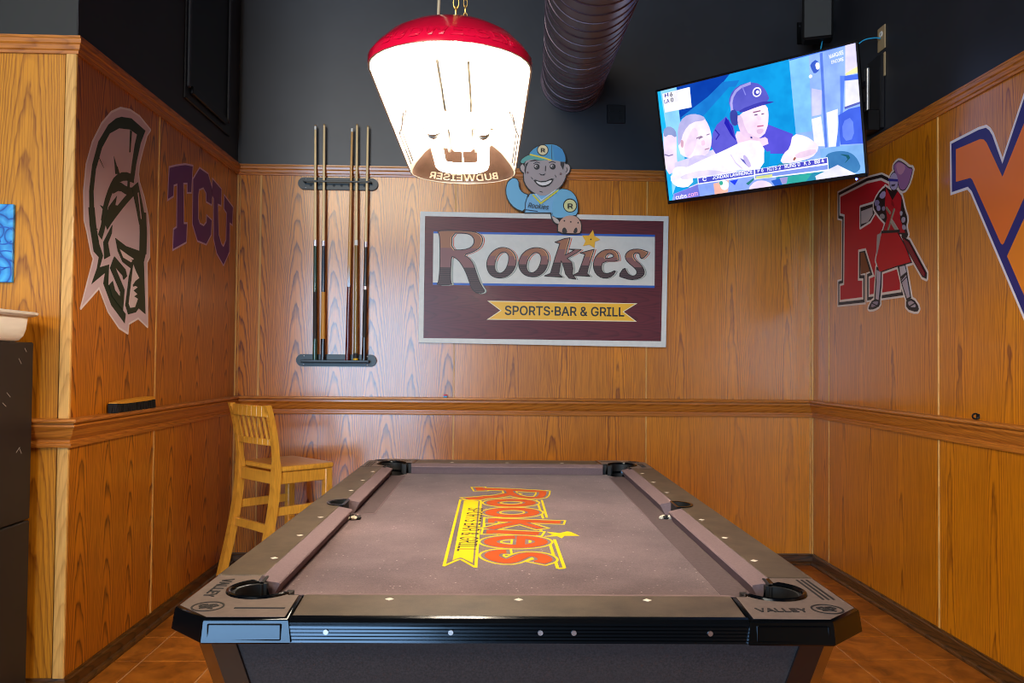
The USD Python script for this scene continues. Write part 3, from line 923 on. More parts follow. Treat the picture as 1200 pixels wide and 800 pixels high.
def curved_leg(a):
    """Rear leg and back stile in one: splayed foot, straight at the seat, leaning back above it."""
    path = [(-0.275, 0.0), (-0.240, 0.15), (-0.194, 0.34), (-0.165, 0.52), (-0.155, 0.62), (-0.155, 0.70), (-0.166, 0.82), (-0.190, 0.93), (-0.215, 1.008)]
    q = np.array(path)
    zz = np.linspace(0, 1.008, 22)
    bb = np.interp(zz, q[:, 1], q[:, 0])
    k = np.ones(5) / 5
    bb[2:-2] = np.convolve(bb, k, 'valid')
    out = []
    for z, b in zip(zz, bb):
        w = 0.020 if z < 0.68 else 0.0155
        t = 0.020 if z < 0.68 else 0.0145
        out.append([sp(a - t, b - w, z), sp(a + t, b - w, z), sp(a + t, b + w, z), sp(a - t, b + w, z)])
    v = np.array(out).reshape(-1, 3)
    f = []
    n = len(out)
    for i in range(n - 1):
        for j in range(4):
            m_ = (j + 1) % 4
            f += [[i * 4 + j, i * 4 + m_, i * 4 + 4 + m_], [i * 4 + j, i * 4 + 4 + m_, i * 4 + 4 + j]]
    f += [[0, 2, 1], [0, 3, 2], [n * 4 - 4, n * 4 - 3, n * 4 - 2], [n * 4 - 4, n * 4 - 2, n * 4 - 1]]
    m = trimesh.Trimesh(v, f, process=False)
    m.fix_normals()
    return m


for a in (-H_, H_):
    put_s('rear_leg', curved_leg(a), smooth=30)
    put_s('front_leg', bar(sp(a, D_, 0.0), sp(a, D_, ZS - 0.03), 0.040, 0.044, up=ey, b=0.004))
seat = loft(ring_ccw([(-0.205, -0.135), (0.205, -0.135), (0.212, 0.08), (0.212, 0.172), (0.195, 0.188), (-0.195, 0.188), (-0.212, 0.172), (-0.212, 0.08)]), [(ZS - 0.028, 0.006), (ZS - 0.022, 0.0), (ZS - 0.006, 0.0), (ZS, 0.006)])
v = np.array(seat.vertices)
seat.vertices = SC + v[:, :1] * ex + v[:, 1:2] * ey + v[:, 2:] * np.array([0, 0, 1.0])
put_s('seat', seat)
for p_, q_ in (((-H_, -D_), (H_, -D_)), ((-H_, D_), (H_, D_)), ((-H_, -D_), (-H_, D_)), ((H_, -D_), (H_, D_))):
    put_s('apron', bar(sp(*p_, ZS - 0.062), sp(*q_, ZS - 0.062), 0.022, 0.062, b=0.003))
for a in (-H_, H_):
    put_s('stretcher', bar(sp(a, -D_ - 0.01, 0.455), sp(a, D_, 0.455), 0.020, 0.045))
put_s('stretcher', bar(sp(-H_, -0.183, 0.365), sp(H_, -0.183, 0.365), 0.022, 0.045))
put_s('stretcher', bar(sp(-H_, D_, 0.320), sp(H_, D_, 0.320), 0.022, 0.045))
# back: top rail, lower rail, slats
lean = lambda z: float(np.interp(z, [0.70, 0.82, 0.93, 1.008], [-0.155, -0.166, -0.190, -0.215]))
for z, h, nm in ((0.974, 0.058, 'top_rail'), (0.812, 0.034, 'lower_rail')):
    pts = [sp(a, lean(z) - 0.012 * (1 - (a / H_) ** 2), z) for a in np.linspace(-H_, H_, 9)]
    segs = [bar(pts[i], pts[i + 1] + (pts[i + 1] - pts[i]) * 0.02, 0.022, h, b=0.002) for i in range(8)]
    put_s(nm, segs)
for k in range(6):
    a = -0.130 + 0.052 * k
    put_s('slat', bar(sp(a, lean(0.82) - 0.008, 0.815), sp(a, lean(0.955) - 0.009, 0.955), 0.017, 0.012, up=ey, b=0.002))

# ------------------------------------------------------------------ hanging lamp over the table
LC = np.array([-0.088, -2.716])          # centre in plan
LW, LS, LE = 0.186, 0.515, 0.175         # half width, half length of the straight sides, bow of the ends
LZ = 1.906
lamp = thing('billiard_lamp', 'long red hooded billiard lamp with glowing tubes hanging over the pool table', 'lamp', (LC[0], LC[1], LZ))


def rim(scale_w, half_s, bow, z, n=18):
    """One ring of the hood in plan: straight sides, bowed ends. Starts at the right side, near end, counter-clockwise."""
    pts = []
    for t in np.linspace(-PI / 2, PI / 2, n):      # near end from left... right
        pts.append((scale_w * math.sin(t), -half_s - bow * math.cos(t) ** 1.0))
    for t in np.linspace(-0.98, 0.98, 9):
        pts.append((scale_w, half_s * t))
    for t in np.linspace(PI / 2, -PI / 2, n):
        pts.append((scale_w * math.sin(t), half_s + bow * math.cos(t)))
    for t in np.linspace(0.98, -0.98, 9):
        pts.append((-scale_w, half_s * t))
    return np.array([(LC[0] + a, LC[1] + b, z) for a, b in pts])


def hood(levels):
    rings = [rim(*l) for l in levels]
    n = len(rings[0])
    v = np.vstack(rings)
    f = []
    for i in range(len(rings) - 1):
        for j in range(n):
            k = (j + 1) % n
            f += [[i * n + j, i * n + k, i * n + n + k], [i * n + j, i * n + n + k, i * n + n + j]]
    c = len(v)
    v = np.vstack([v, rings[-1].mean(0)])
    for j in range(n):
        f.append([(len(rings) - 1) * n + j, (len(rings) - 1) * n + (j + 1) % n, c])
    return trimesh.Trimesh(v, f, process=False)


outer = [(LW, LS, LE, LZ), (LW, LS, LE - 0.002, LZ + 0.02), (LW - 0.014, LS - 0.005, LE - 0.022, LZ + 0.043), (LW - 0.045, LS - 0.012, LE - 0.060, LZ + 0.078), (LW - 0.085, LS - 0.022, LE - 0.10, LZ + 0.106), (LW - 0.115, LS - 0.030, LE - 0.125, LZ + 0.116)]
T_ = 0.004
inner = [(a - T_, b - 0.001, c - T_, z - (0 if i == 0 else T_)) for i, (a, b, c, z) in enumerate(outer)]
ho, hi = hood(outer), hood(inner)
hi.invert()
lip = np.vstack([rim(*outer[0]), rim(*inner[0])])
n_ = len(lip) // 2
lf = []
for j in range(n_):
    k = (j + 1) % n_
    lf += [[j, n_ + j, n_ + k], [j, n_ + k, k]]
put('hood', ho, MAT['lamp_red'], lamp, smooth=40)
inside = put('hood_lining', [hi, trimesh.Trimesh(lip, lf, process=False)], MAT['lamp_lining'], lamp, smooth=40)
# darker, mottled brown lining of the far end with the raised name seen from behind
arc_ = np.linspace(-0.92, 0.92, 22)


def end_pt(s, lev, off):
    a, b, c, z = lev
    t = s * PI / 2
    return np.array([LC[0] + (a - off) * math.sin(t), LC[1] + b + (c - off) * math.cos(t), z])


def inner_at(h):
    zs = [l[3] for l in inner]
    return tuple(float(np.interp(LZ + h, zs, [l[k] for l in inner])) for k in range(3)) + (LZ + h,)


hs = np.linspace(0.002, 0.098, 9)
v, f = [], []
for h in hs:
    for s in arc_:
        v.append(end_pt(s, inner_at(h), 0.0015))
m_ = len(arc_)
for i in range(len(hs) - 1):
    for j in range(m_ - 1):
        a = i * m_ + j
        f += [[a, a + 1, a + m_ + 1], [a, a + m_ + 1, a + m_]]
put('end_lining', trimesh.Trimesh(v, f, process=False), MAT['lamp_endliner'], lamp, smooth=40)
tm = meshkit.text_mesh('BUDWEISER', 0.020, 0.001, True)
q = np.array(tm.vertices)
q[:, 0] -= (q[:, 0].min() + q[:, 0].max()) / 2
wv = []
for x, y, z in q:                          # read from outside, so mirrored from inside the hood
    wv.append(end_pt(-x / q[:, 0].max() * 0.50, inner_at(0.010 + y), 0.003 + z))
put('raised_name', trimesh.Trimesh(wv, tm.faces[:, ::-1], process=False), MAT['lamp_letter'], lamp)
tm2 = []
for x, y, z in q:
    s = x / q[:, 0].max() * 0.55
    zs = [l[3] for l in outer]
    l_ = tuple(float(np.interp(LZ + 0.014 + y * 1.3, zs, [l[k] for l in outer])) for k in range(3))
    t = s * PI / 2
    tm2.append((LC[0] + (l_[0] + z) * math.sin(t), LC[1] - l_[1] - (l_[2] + z) * math.cos(t), LZ + 0.014 + y * 1.3))
put('raised_name', trimesh.Trimesh(tm2, tm.faces, process=False), MAT['lamp_red'], lamp)
# printed double brackets on the side linings
for s in (-1, 1):
    for off in (0.010, 0.020):
        pts = []
        for y, h in ((-0.02, 0.070 - off), (0.09, 0.010 + off), (0.47, 0.010 + off)):
            l_ = inner_at(h)
            pts.append((LC[0] + s * (l_[0] - 0.0018), LC[1] + y, l_[3]))
        put('printed_line', tube(pts, 0.0016, 6), MAT['lamp_line'], lamp)
# ballast tray, lamp holders and the two U-shaped tubes
put('ballast_tray', bx(LC[0] - 0.034, LC[0] + 0.034, LC[1] - 0.44, LC[1] + 0.44, LZ + 0.058, LZ + 0.106, 0.006), MAT['lamp_white'], lamp)
for s in (-1, 1):
    put('tray_channel', bx(LC[0] + s * 0.046 - 0.005, LC[0] + s * 0.046 + 0.005, LC[1] - 0.47, LC[1] + 0.47, LZ + 0.062, LZ + 0.104, 0.002), MAT['steel'], lamp)
put('holder_bar', bx(LC[0] - 0.105, LC[0] + 0.105, LC[1] - 0.012, LC[1] + 0.012, LZ + 0.012, LZ + 0.060, 0.004), MAT['lamp_white'], lamp)
UZ, UR, US = LZ + 0.008, 0.019, 0.0725
for y0, y1 in ((LC[1] - 0.018, LC[1] - 0.62), (LC[1] + 0.018, LC[1] + 0.475)):
    sg = math.copysign(1, y1 - y0)
    pts = [(LC[0] - US, y0, UZ), (LC[0] - US, (y0 + y1) / 2, UZ)]
    pts += [(LC[0] - US * math.cos(t), y1 - sg * 0.058 + sg * 0.058 * math.sin(t), UZ) for t in np.linspace(0, PI, 15)]
    pts += [(LC[0] + US, (y0 + y1) / 2, UZ), (LC[0] + US, y0, UZ)]
    put('glowing_tube', tube(pts, UR, 14), MAT['tube_glow'], lamp, smooth=50)
    for s in (-1, 1):
        c = trimesh.creation.cylinder(UR * 1.12, 0.016, sections=18)
        c.apply_transform(trimesh.transformations.rotation_matrix(PI / 2, [1, 0, 0]))
        c.apply_translation([LC[0] + s * US, y0 - sg * 0.002, UZ])
        put('tube_cap', c, MAT['steel'], lamp, smooth=40)
put('pull_cord', tube([(LC[0] + 0.004, LC[1] + 0.02, LZ + 0.03), (LC[0] + 0.006, LC[1] + 0.3, LZ - 0.004), (LC[0] + 0.004, LC[1] + 0.60, LZ - 0.008)], 0.0022, 6), MAT['cord_tan'], lamp)
# hanging ring, chain and cord
zt = LZ + 0.116
for y in (LC[1] - 0.36, LC[1] + 0.42):
    tor = trimesh.creation.torus(0.021, 0.0028, 24, 8)
    tor.apply_transform(trimesh.transformations.rotation_matrix(PI / 2, [1, 0, 0]))
    tor.apply_translation([LC[0] + 0.005, y, zt + 0.026])
    put('hanging_ring', tor, MAT['brass'], lamp, smooth=50)
    links = []
    zc = zt + 0.058
    k = 0
    while zc < ZCEIL - 0.01:
        tor = trimesh.creation.torus(0.011, 0.0022, 14, 6)
        tor.vertices = np.array(tor.vertices) * [0.62, 1.35, 1]
        tor.apply_transform(trimesh.transformations.rotation_matrix(PI / 2, [1, 0, 0]))
        if k % 2:
            tor.apply_transform(trimesh.transformations.rotation_matrix(PI / 2, [0, 0, 1]))
        tor.apply_translation([LC[0] + 0.005, y, zc])
        links.append(tor)
        zc += 0.0245
        k += 1
    put('chain', links, MAT['brass'], lamp, smooth=50)
put('power_cord', tube([(LC[0] - 0.045, LC[1] - 0.22, zt - 0.01), (LC[0] - 0.048, LC[1] - 0.22, zt + 0.1), (LC[0] - 0.035, LC[1] - 0.22, zt + 0.5), (LC[0] - 0.02, LC[1] - 0.2, ZCEIL)], 0.004, 8), MAT['cord_tan'], lamp)

# ------------------------------------------------------------------ air duct into the back wall
DC = np.array([0.523, -0.002, 3.005])
dd = -ray(627, 296)
dd /= np.linalg.norm(dd)
duct = thing('air_duct', 'fat round spiral-seamed air duct running overhead into the black back wall', 'air duct', DC)
R_ = 0.188
L_ = 4.4
a_, b_, d_ = frame_of(dd)
n1 = 48
ang = np.linspace(0, 2 * PI, n1, endpoint=False)
tt = np.linspace(-0.03, L_, 30)
v = np.vstack([DC + t * d_ + R_ * (np.cos(ang)[:, None] * a_ + np.sin(ang)[:, None] * b_) for t in tt])
f = []
for i in range(len(tt) - 1):
    for j in range(n1):
        k = (j + 1) % n1
        f += [[i * n1 + j, i * n1 + k, i * n1 + n1 + k], [i * n1 + j, i * n1 + n1 + k, i * n1 + n1 + j]]
dm = trimesh.Trimesh(v, f, process=False)
dm.fix_normals()
dm = trimesh.intersections.slice_mesh_plane(dm, [0, -1, 0], [0, -0.009, 0])
put('duct_pipe', dm, MAT['duct_metal'], duct, smooth=True)
turns = L_ / 0.115
th = np.linspace(0, turns * 2 * PI, int(turns * 40))
sp_ = DC + (th / (2 * PI) * 0.115)[:, None] * d_ + (R_ + 0.0005) * (np.cos(th)[:, None] * a_ + np.sin(th)[:, None] * b_)
sp_ = sp_[sp_[:, 1] < -0.016]
put('spiral_seam', tube(sp_, 0.0042, 6), MAT['duct_metal'], duct, smooth=50)
fl = trimesh.creation.annulus(R_ - 0.005, R_ + 0.014, 0.012, sections=48)
fl.apply_transform(trimesh.transformations.rotation_matrix(PI / 2, [1, 0, 0]))
fl.apply_translation(DC + np.array([0, -0.0145, 0]))
put('wall_collar', fl, MAT['duct_metal'], duct, smooth=30)

# ------------------------------------------------------------------ cue rack and cues
rack = thing('cue_rack', 'black two-piece wall rack for pool cues with rounded ends', 'cue rack', (-0.915, 0, 1.24))


def stadium(cx, cz, w, h):
    return LineString([(cx - w / 2 + h / 2, cz), (cx + w / 2 - h / 2, cz)]).buffer(h / 2, 16)


for nm, cx, cz in (('upper_plate', -0.923, 2.329), ('lower_plate', -0.918, 1.241)):
    pl_ = stadium(cx, cz, 0.490, 0.074)
    ms = [BACK.plate(pl_, 0, 0.016), BACK.plate(pl_.buffer(-0.003), 0.016, 0.0185)]
    pth = put(nm, ms, MAT['rack_black'], rack)
    slot = stadium(cx, cz - 0.004, 0.415, 0.014)
    if nm == 'upper_plate':
        put('clip_bar', [BACK.world(bx(cx - 0.200, cx + 0.205, cz - 0.001, cz + 0.010, 0.059, 0.064, 0.002))] + [BACK.world(bx(cx + e - 0.006, cx + e + 0.006, cz - 0.001, cz + 0.010, 0.016, 0.061, 0.002)) for e in (-0.198, 0.203)], MAT['rack_black'], pth)
        for k in range(8):
            x = cx - 0.165 + k * 0.047
            hole = Point(x, cz - 0.011).buffer(0.008, 10)
            put('cue_notch', BACK.plate(hole, 0.018, 0.0196), MAT['pocket_black'], pth)
    else:
        put('shelf', [BACK.world(bx(cx - 0.205, cx + 0.205, cz - 0.016, cz - 0.006, 0.010, 0.072, 0.003)), BACK.world(bx(cx - 0.205, cx + 0.205, cz - 0.016, cz + 0.003, 0.066, 0.072, 0.002))], MAT['rack_black'], pth)
        put('slot', BACK.plate(slot, 0.018, 0.0196), MAT['pocket_black'], pth)
    for sx, sz in ((-0.197, 0.026), (-0.197, -0.026), (0.190, 0.026), (0.190, -0.026)):
        s_ = trimesh.creation.icosphere(2, 0.005)
        s_.vertices = np.array(s_.vertices) * [1, 0.5, 1] + [cx + sx, -0.0185, cz + sz]
        put('screw', s_, MAT['steel'], pth, smooth=True)

CUEY = -0.046
CP = Plane((0, CUEY, 0), (1, 0, 0), (0, 0, 1))
# name of material by stretch of the photograph's height, from tip to butt
CUES = [
    ('dark green butted pool cue, leftmost in the wall rack', (369.6, 146.5), (369.2, 419.6), [('tip', 148, 'tip_leather'), ('ferrule', 152, 'ferrule_white'), ('shaft', 280, 'maple'), ('joint_ring', 287, 'ring_silver'), ('forearm', 340, 'butt_green'), ('wrap', 394, 'wrap_black'), ('butt', 421, 'butt_green')]),
    ('navy pool cue with a tan wrapped grip, second in the wall rack', (380.0, 145.5), (378.4, 419.6), [('tip', 147, 'tip_leather'), ('ferrule', 151, 'maple'), ('shaft', 281, 'maple'), ('joint_ring', 287, 'ring_silver'), ('forearm', 340, 'butt_blue'), ('wrap', 394, 'wrap_tan'), ('butt', 421, 'butt_black')]),
    ('one-piece house cue with white tip and dark red butt', (412.6, 150.5), (407.3, 419.6), [('ferrule', 154.5, 'ferrule_white'), ('shaft', 332, 'maple_dark'), ('butt', 421, 'butt_red')]),
    ('olive amber pool cue with cream butt cap, fourth in the wall rack', (418.4, 145.5), (416.7, 419.6), [('tip', 147, 'tip_leather'), ('ferrule', 150, 'maple'), ('shaft', 280, 'maple'), ('joint_ring', 286, 'ferrule_white'), ('forearm', 340, 'butt_amber'), ('wrap', 410, 'butt_amber'), ('butt', 416, 'wrap_black'), ('butt_cap', 421, 'sign_yellow')]),
    ('black pool cue with silver rings, rightmost in the wall rack', (431.2, 147.5), (426.6, 419.6), [('tip', 149, 'tip_leather'), ('ferrule', 153, 'maple'), ('shaft', 282, 'maple'), ('joint_ring', 288, 'ring_silver'), ('forearm', 333, 'butt_black'), ('ring', 337, 'ring_silver'), ('wrap', 392, 'wrap_black'), ('butt', 421, 'butt_black')]),
]
for label, top, bot, segs in CUES:
    A, B = CP.at(*top), CP.at(*bot)
    B = A + (B - A) * ((A[1] - 1.2355) / (A[1] - B[1]))
    c = thing('pool_cue', label, 'pool cue', (B[0], CUEY, B[1]), group='pool cues in the wall rack')
    full = bot[1] - top[1]
    t0 = 0.0
    for nm, y, m in segs:
        t1 = min(1.0, (y - top[1]) / full)
        if y >= 420:
            t1 = 1.0
        p = lambda t: np.array([A[0] + (B[0] - A[0]) * t, CUEY, A[1] + (B[1] - A[1]) * t])
        rr = lambda t: 0.0064 + (0.0145 - 0.0064) * t ** 1.15
        ts = np.linspace(t0, t1, 5)
        rads = np.array([rr(t) for t in ts])
        if 'ring' in nm:
            rads = rads + 0.0006
        if nm == 'butt_cap':
            rads = rads + 0.001
        put(nm, tube([p(t) for t in ts], rads, 14), MAT[m], c, smooth=40)
        t0 = t1
    if 'house cue' in label:      # points of dark wood running up into the shaft
        for s in (-1, 1):
            pa = Polygon([(0, 0), (0.008, 0), (0.004, 0.14)])
            m_ = ext(pa, 0.0006)
            p_ = p(0.675)
            m_.vertices = np.array(m_.vertices) @ np.array([[1, 0, 0], [0, 0, 1], [0, -1, 0]]) + p_ + [-0.004 + s * 0.004, -0.0118, -0.01]
            put('butt_point', m_, MAT['butt_red'], c)

# ------------------------------------------------------------------ the Rookies sign
SGY = -0.030
SGN = Plane((0, SGY, 0), (1, 0, 0), (0, 0, 1))
sign = thing('sign', 'maroon painted wooden sign with a baseball player cutout peeking over its top edge', 'sign', (0.355, 0, 1.35))
px = lambda t: Sheet(SGN, 0, 0, 1.0).pts(t)
PXS = Sheet(SGN, 0, 0, 1.0)
TA, TB = Sheet(SGN, 490, 240, 160 / 1164), Sheet(SGN, 630, 240, 160 / 1164)
q_out = px('492.6,247.8 783.3,253.4 780.2,406.8 490.4,401.2')
q_in = px('498.2,253.2 777.6,259.2 774.6,399.8 496.2,396.0')
put('board', BACK.plate(Polygon(q_in).buffer(0.004), 0.002, 0.030), MAT['sign_maroon'], sign)
for k in range(4):
    j = (k + 1) % 4
    put('border_strip', BACK.plate(Polygon([q_out[k], q_out[j], q_in[j], q_in[k]]).buffer(0), 0.002, 0.034), MAT['sign_border'], sign)
put('white_band', SGN.plate(PXS.poly('507.9,272.2 767.3,276.6 767.0,335.4 507.2,332.2'), -0.002, 0.0012), MAT['sign_white'], sign)
put('blue_line', SGN.plate(PXS.poly('508.0,271.0 767.4,275.0 767.3,277.6 508.0,273.4'), -0.002, 0.0016), MAT['sign_blue'], sign)
put('blue_line', SGN.plate(PXS.poly('507.2,331.0 767.1,334.6 767.0,337.2 507.2,333.6'), -0.002, 0.0016), MAT['sign_blue'], sign)
LETTERS = [
    (TA, '165,222 275,218 440,225 510,240 548,275 548,320 525,365 470,400 385,428 430,450 470,500 495,580 520,650 545,700 570,735 545,752 500,750 465,725 440,665 415,590 380,520 345,470 300,440 285,440 278,520 275,620 280,665 290,680 160,680 175,655 185,560 188,420 186,300 180,250', '288,240 400,240 450,255 478,290 478,330 450,365 390,385 285,385', 1, 1),
    (TA, '715,360 780,375 825,420 840,480 820,550 770,605 705,625 640,615 595,570 582,500 605,430 655,380', '735,395 770,420 775,470 755,540 720,580 680,585 650,550 655,480 685,420', 2, 2),
    (TA, '1000,362 1070,375 1108,420 1112,480 1085,560 1030,605 965,615 900,595 860,540 858,480 885,420 935,380', '1010,400 1045,425 1052,470 1025,545 985,580 945,580 920,540 930,470 965,420', 2, 2),
    (TB, '150,318 225,290 275,282 235,430 290,400 315,385 270,378 370,382 330,410 250,455 290,490 300,540 295,590 325,632 270,625 240,590 215,500 200,475 180,590 210,615 60,605 110,585 150,450 190,330', None, 0, 0),
    (TB, '365,410 440,390 480,380 430,540 420,585 445,608 305,600 350,575 385,480 405,420', None, 0, 0),
    (TB, '690,445 690,480 555,480 540,540 560,585 610,585 670,555 640,605 580,628 520,610 480,560 475,490 500,430 560,385 630,380 675,400', '570,455 585,425 615,410 645,425 650,445 600,458', 1, 1),
    (TB, '920,395 945,405 895,460 875,450 870,415 835,405 810,430 830,470 880,510 910,560 905,600 860,630 790,638 730,620 690,605 740,530 760,580 800,610 840,600 850,565 820,530 770,490 745,450 755,410 800,380 870,378', None, 1, 1),
]
from shapely import affinity
for sh, t, hole, sm, hs_ in LETTERS:
    g = sh.poly(t, sm, hole, hs_)
    x0, z0, x1, z1 = g.bounds
    ink = g.buffer(0.0035)
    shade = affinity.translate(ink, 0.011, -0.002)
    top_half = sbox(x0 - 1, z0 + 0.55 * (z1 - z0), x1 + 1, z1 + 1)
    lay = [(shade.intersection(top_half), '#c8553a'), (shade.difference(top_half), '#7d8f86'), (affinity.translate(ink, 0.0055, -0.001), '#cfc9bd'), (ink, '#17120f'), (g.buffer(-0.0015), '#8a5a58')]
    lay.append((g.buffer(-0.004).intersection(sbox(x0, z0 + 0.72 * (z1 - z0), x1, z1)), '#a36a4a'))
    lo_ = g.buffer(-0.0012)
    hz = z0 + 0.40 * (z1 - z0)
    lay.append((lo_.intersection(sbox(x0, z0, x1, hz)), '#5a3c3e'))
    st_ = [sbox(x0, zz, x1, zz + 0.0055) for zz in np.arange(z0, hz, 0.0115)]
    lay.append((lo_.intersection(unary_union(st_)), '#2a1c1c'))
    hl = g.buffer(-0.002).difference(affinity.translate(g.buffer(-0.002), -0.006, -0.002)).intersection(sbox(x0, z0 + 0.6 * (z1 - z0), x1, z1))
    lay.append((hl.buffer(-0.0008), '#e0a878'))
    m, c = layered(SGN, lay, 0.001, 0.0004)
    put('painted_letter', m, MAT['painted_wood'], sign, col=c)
st_ = TB.poly('470,215 483,265 533,298 487,315 483,368 437,340 385,352 408,310 380,262 437,262')
put('star', SGN.plate(st_, 0.002, 0.009), MAT['sign_yellow'], sign)
put('star_stud', SGN.plate(TB.disc(452, 296, 6), 0.009, 0.012), MAT['ink_black'], sign)
rb_out = PXS.poly('571.0,352.3 747.0,355.3 731.0,365.2 746.3,376.8 570.3,374.4 586.3,363.7')
put('ribbon', [SGN.plate(rb_out, -0.002, 0.0014)], MAT['sign_cream'], sign)
put('ribbon', [SGN.plate(rb_out.buffer(-0.0045, join_style=2), 0.0, 0.0022)], MAT['sign_yellow'], sign)
p0, p1 = px('591.5,368.6 731.5,370.6')
put('motto', text_on(SGN, 'SPORTS·BAR & GRILL', p0, p1, 0.054, 0.0018, 0.0012, True), MAT['ink_black'], sign)
# cutout player: one board with a painted face
TE = Sheet(Plane((0, -0.0446, 0), (1, 0, 0), (0, 0, 1)), 585, 160, 0.15)
PLP = TE.p
J = {
    'arm_l': TE.poly('62,372 52,430 72,500 125,560 200,586 235,460 180,440 152,400 148,340 110,322 75,350', 1),
    'torso': TE.poly('200,592 205,520 240,450 330,440 470,410 430,520 415,640 405,592'),
    'arm_r': TE.poly('470,410 545,418 592,460 612,520 610,612 560,620 455,642 410,612 415,520 440,455', 1),
    'face': TE.poly('200,205 190,330 215,390 270,440 345,468 410,440 480,390 515,330 525,280 515,195 480,180 300,165 215,185', 1),
    'ear_l': TE.poly('163,230 190,210 205,290 170,265', 1), 'ear_r': TE.poly('500,235 525,212 552,228 550,272 520,302 495,285', 1),
    'cap': TE.poly('228,138 280,85 350,62 430,60 490,95 515,150 518,202 420,185 330,156 260,148', 1),
    'brim': TE.poly('163,200 185,168 240,140 330,156 405,180 330,188 255,176 205,190 190,212', 1),
    'glove': TE.poly('462,752 458,700 472,660 510,625 560,615 610,630 640,680 636,752 600,757', 1),
    'thumb': TE.poly('408,622 430,630 466,655 468,686 432,672', 1),
}
sil = unary_union(list(J.values())).buffer(0.006)
board_path = put('player_cutout', BACK.plate(sil, 0.030, 0.0445), MAT['ink_black'], sign)
blue, skin = '#6fb6dc', '#a79a9c'
lay = [(J['arm_l'], blue), (J['torso'], '#78b4de'), (J['ear_l'], '#b8a8a6'), (J['ear_r'], '#b8a8a6'), (J['face'], skin)]
lay += [(TE.poly('205,300 196,262 205,215 240,190 300,172 480,190 512,200 500,262 478,222 478,192 400,182 300,190 232,196 212,240'), '#2a2026')]
lay += [(J['cap'], '#4a9cc8'), (TE.poly('415,66 490,97 514,150 516,198 432,182'), '#3a8cc4'), (J['brim'], '#5aa8a0'), (TE.line([(238, 140), (330, 162), (408, 186)], 0.009, 1), '#e8d83c'), (TE.line([(408, 64), (412, 180)], 0.003), '#1a1a20')]
for cx, cy in ((340, 106), ):
    lay += [(TE.disc(cx, cy, 45), '#1a1a20'), (TE.disc(cx, cy, 38), '#e6d6a8')]
lay += [(TE.disc(553, 540, 54), '#1a1a20'), (TE.disc(553, 540, 47), '#d9d89a')]
for ex_, ey_, sx in ((293, 236, 1), (418, 235, 1)):
    lay += [(TE.disc(ex_, ey_, 23), '#1a1418'), (TE.disc(ex_ - 6, ey_ - 4, 11), '#c9bcbc'), (TE.disc(ex_ - 2, ey_ - 2, 6), '#1a1418')]
lay += [(TE.line([(268, 212), (292, 200), (318, 208)], 0.004), '#1a1418'), (TE.line([(388, 205), (412, 196), (440, 204)], 0.004), '#1a1418'), (TE.line([(362, 230), (360, 270)], 0.005), '#2a2026'), (TE.poly('310,288 335,298 362,290 350,304 325,303'), '#1a1418')]
lay += [(TE.poly('258,330 340,356 432,318 405,375 350,400 300,384', 1), '#1a1418'), (TE.poly('280,346 342,364 418,336 395,368 348,386 306,374', 1), '#e6e2e2'), (TE.line([(250, 318), (262, 335)], 0.003), '#1a1418'), (TE.line([(435, 300), (445, 318)], 0.003), '#1a1418'), (TE.line([(315, 428), (340, 436)], 0.003), '#1a1418')]
lay += [(TE.disc(222, 282, 8), '#7a5c5c'), (TE.disc(480, 292, 9), '#7a5c5c'), (TE.line([(525, 240), (532, 262), (520, 280)], 0.003), '#1a1418')]
lay += [(TE.line([(262, 455), (325, 522), (465, 418)], 0.010), '#d8d23c'), (TE.line([(285, 450), (328, 500), (440, 420)], 0.006), '#cfe4ee'), (TE.line([(222, 458), (203, 520), (200, 590)], 0.003), '#12161e'), (TE.line([(470, 412), (425, 500), (412, 610)], 0.003), '#12161e')]
lay += [(J['arm_r'].difference(TE.disc(553, 540, 55)), blue), (J['thumb'], '#c4b4ac'), (J['glove'], '#c79c88'), (TE.poly('488,755 492,722 510,708 526,728 532,755', 1), '#2a1c18'), (TE.poly('576,755 584,725 602,708 612,730 606,755', 1), '#2a1c18')]
for cx, cy in ((508, 660), (558, 668), (615, 675)):
    lay += [(TE.disc(cx, cy, 6), '#2a1c18')]
lay += [(TE.line([(205, 572), (300, 585)], 0.003), '#1a1a40')]
m, c = layered(PLP, lay, 0.0004, 0.00022)
put('painted_player', m, MAT['painted_wood'], board_path, col=c)
tp0, tp1 = TE.pts([(222, 556), (378, 572)])
put('jersey_name', text_on(PLP, 'Rookies', tp0, tp1, 0.030, 0.0135, 0.0006, slant=0.25), MAT['ink_black'], board_path)
for cx, cy, h in ((340, 106, 0.024), (553, 540, 0.030)):
    a0, a1 = TE.pts([(cx - 20 * h / 0.024 * 0.8, cy + 24 * h / 0.03), (cx + 20 * h / 0.024 * 0.8, cy + 24 * h / 0.03)])
    put('badge_letter', text_on(PLP, 'R', a0, a1, h, 0.0135, 0.0006, bold=True), MAT['ink_black'], board_path)

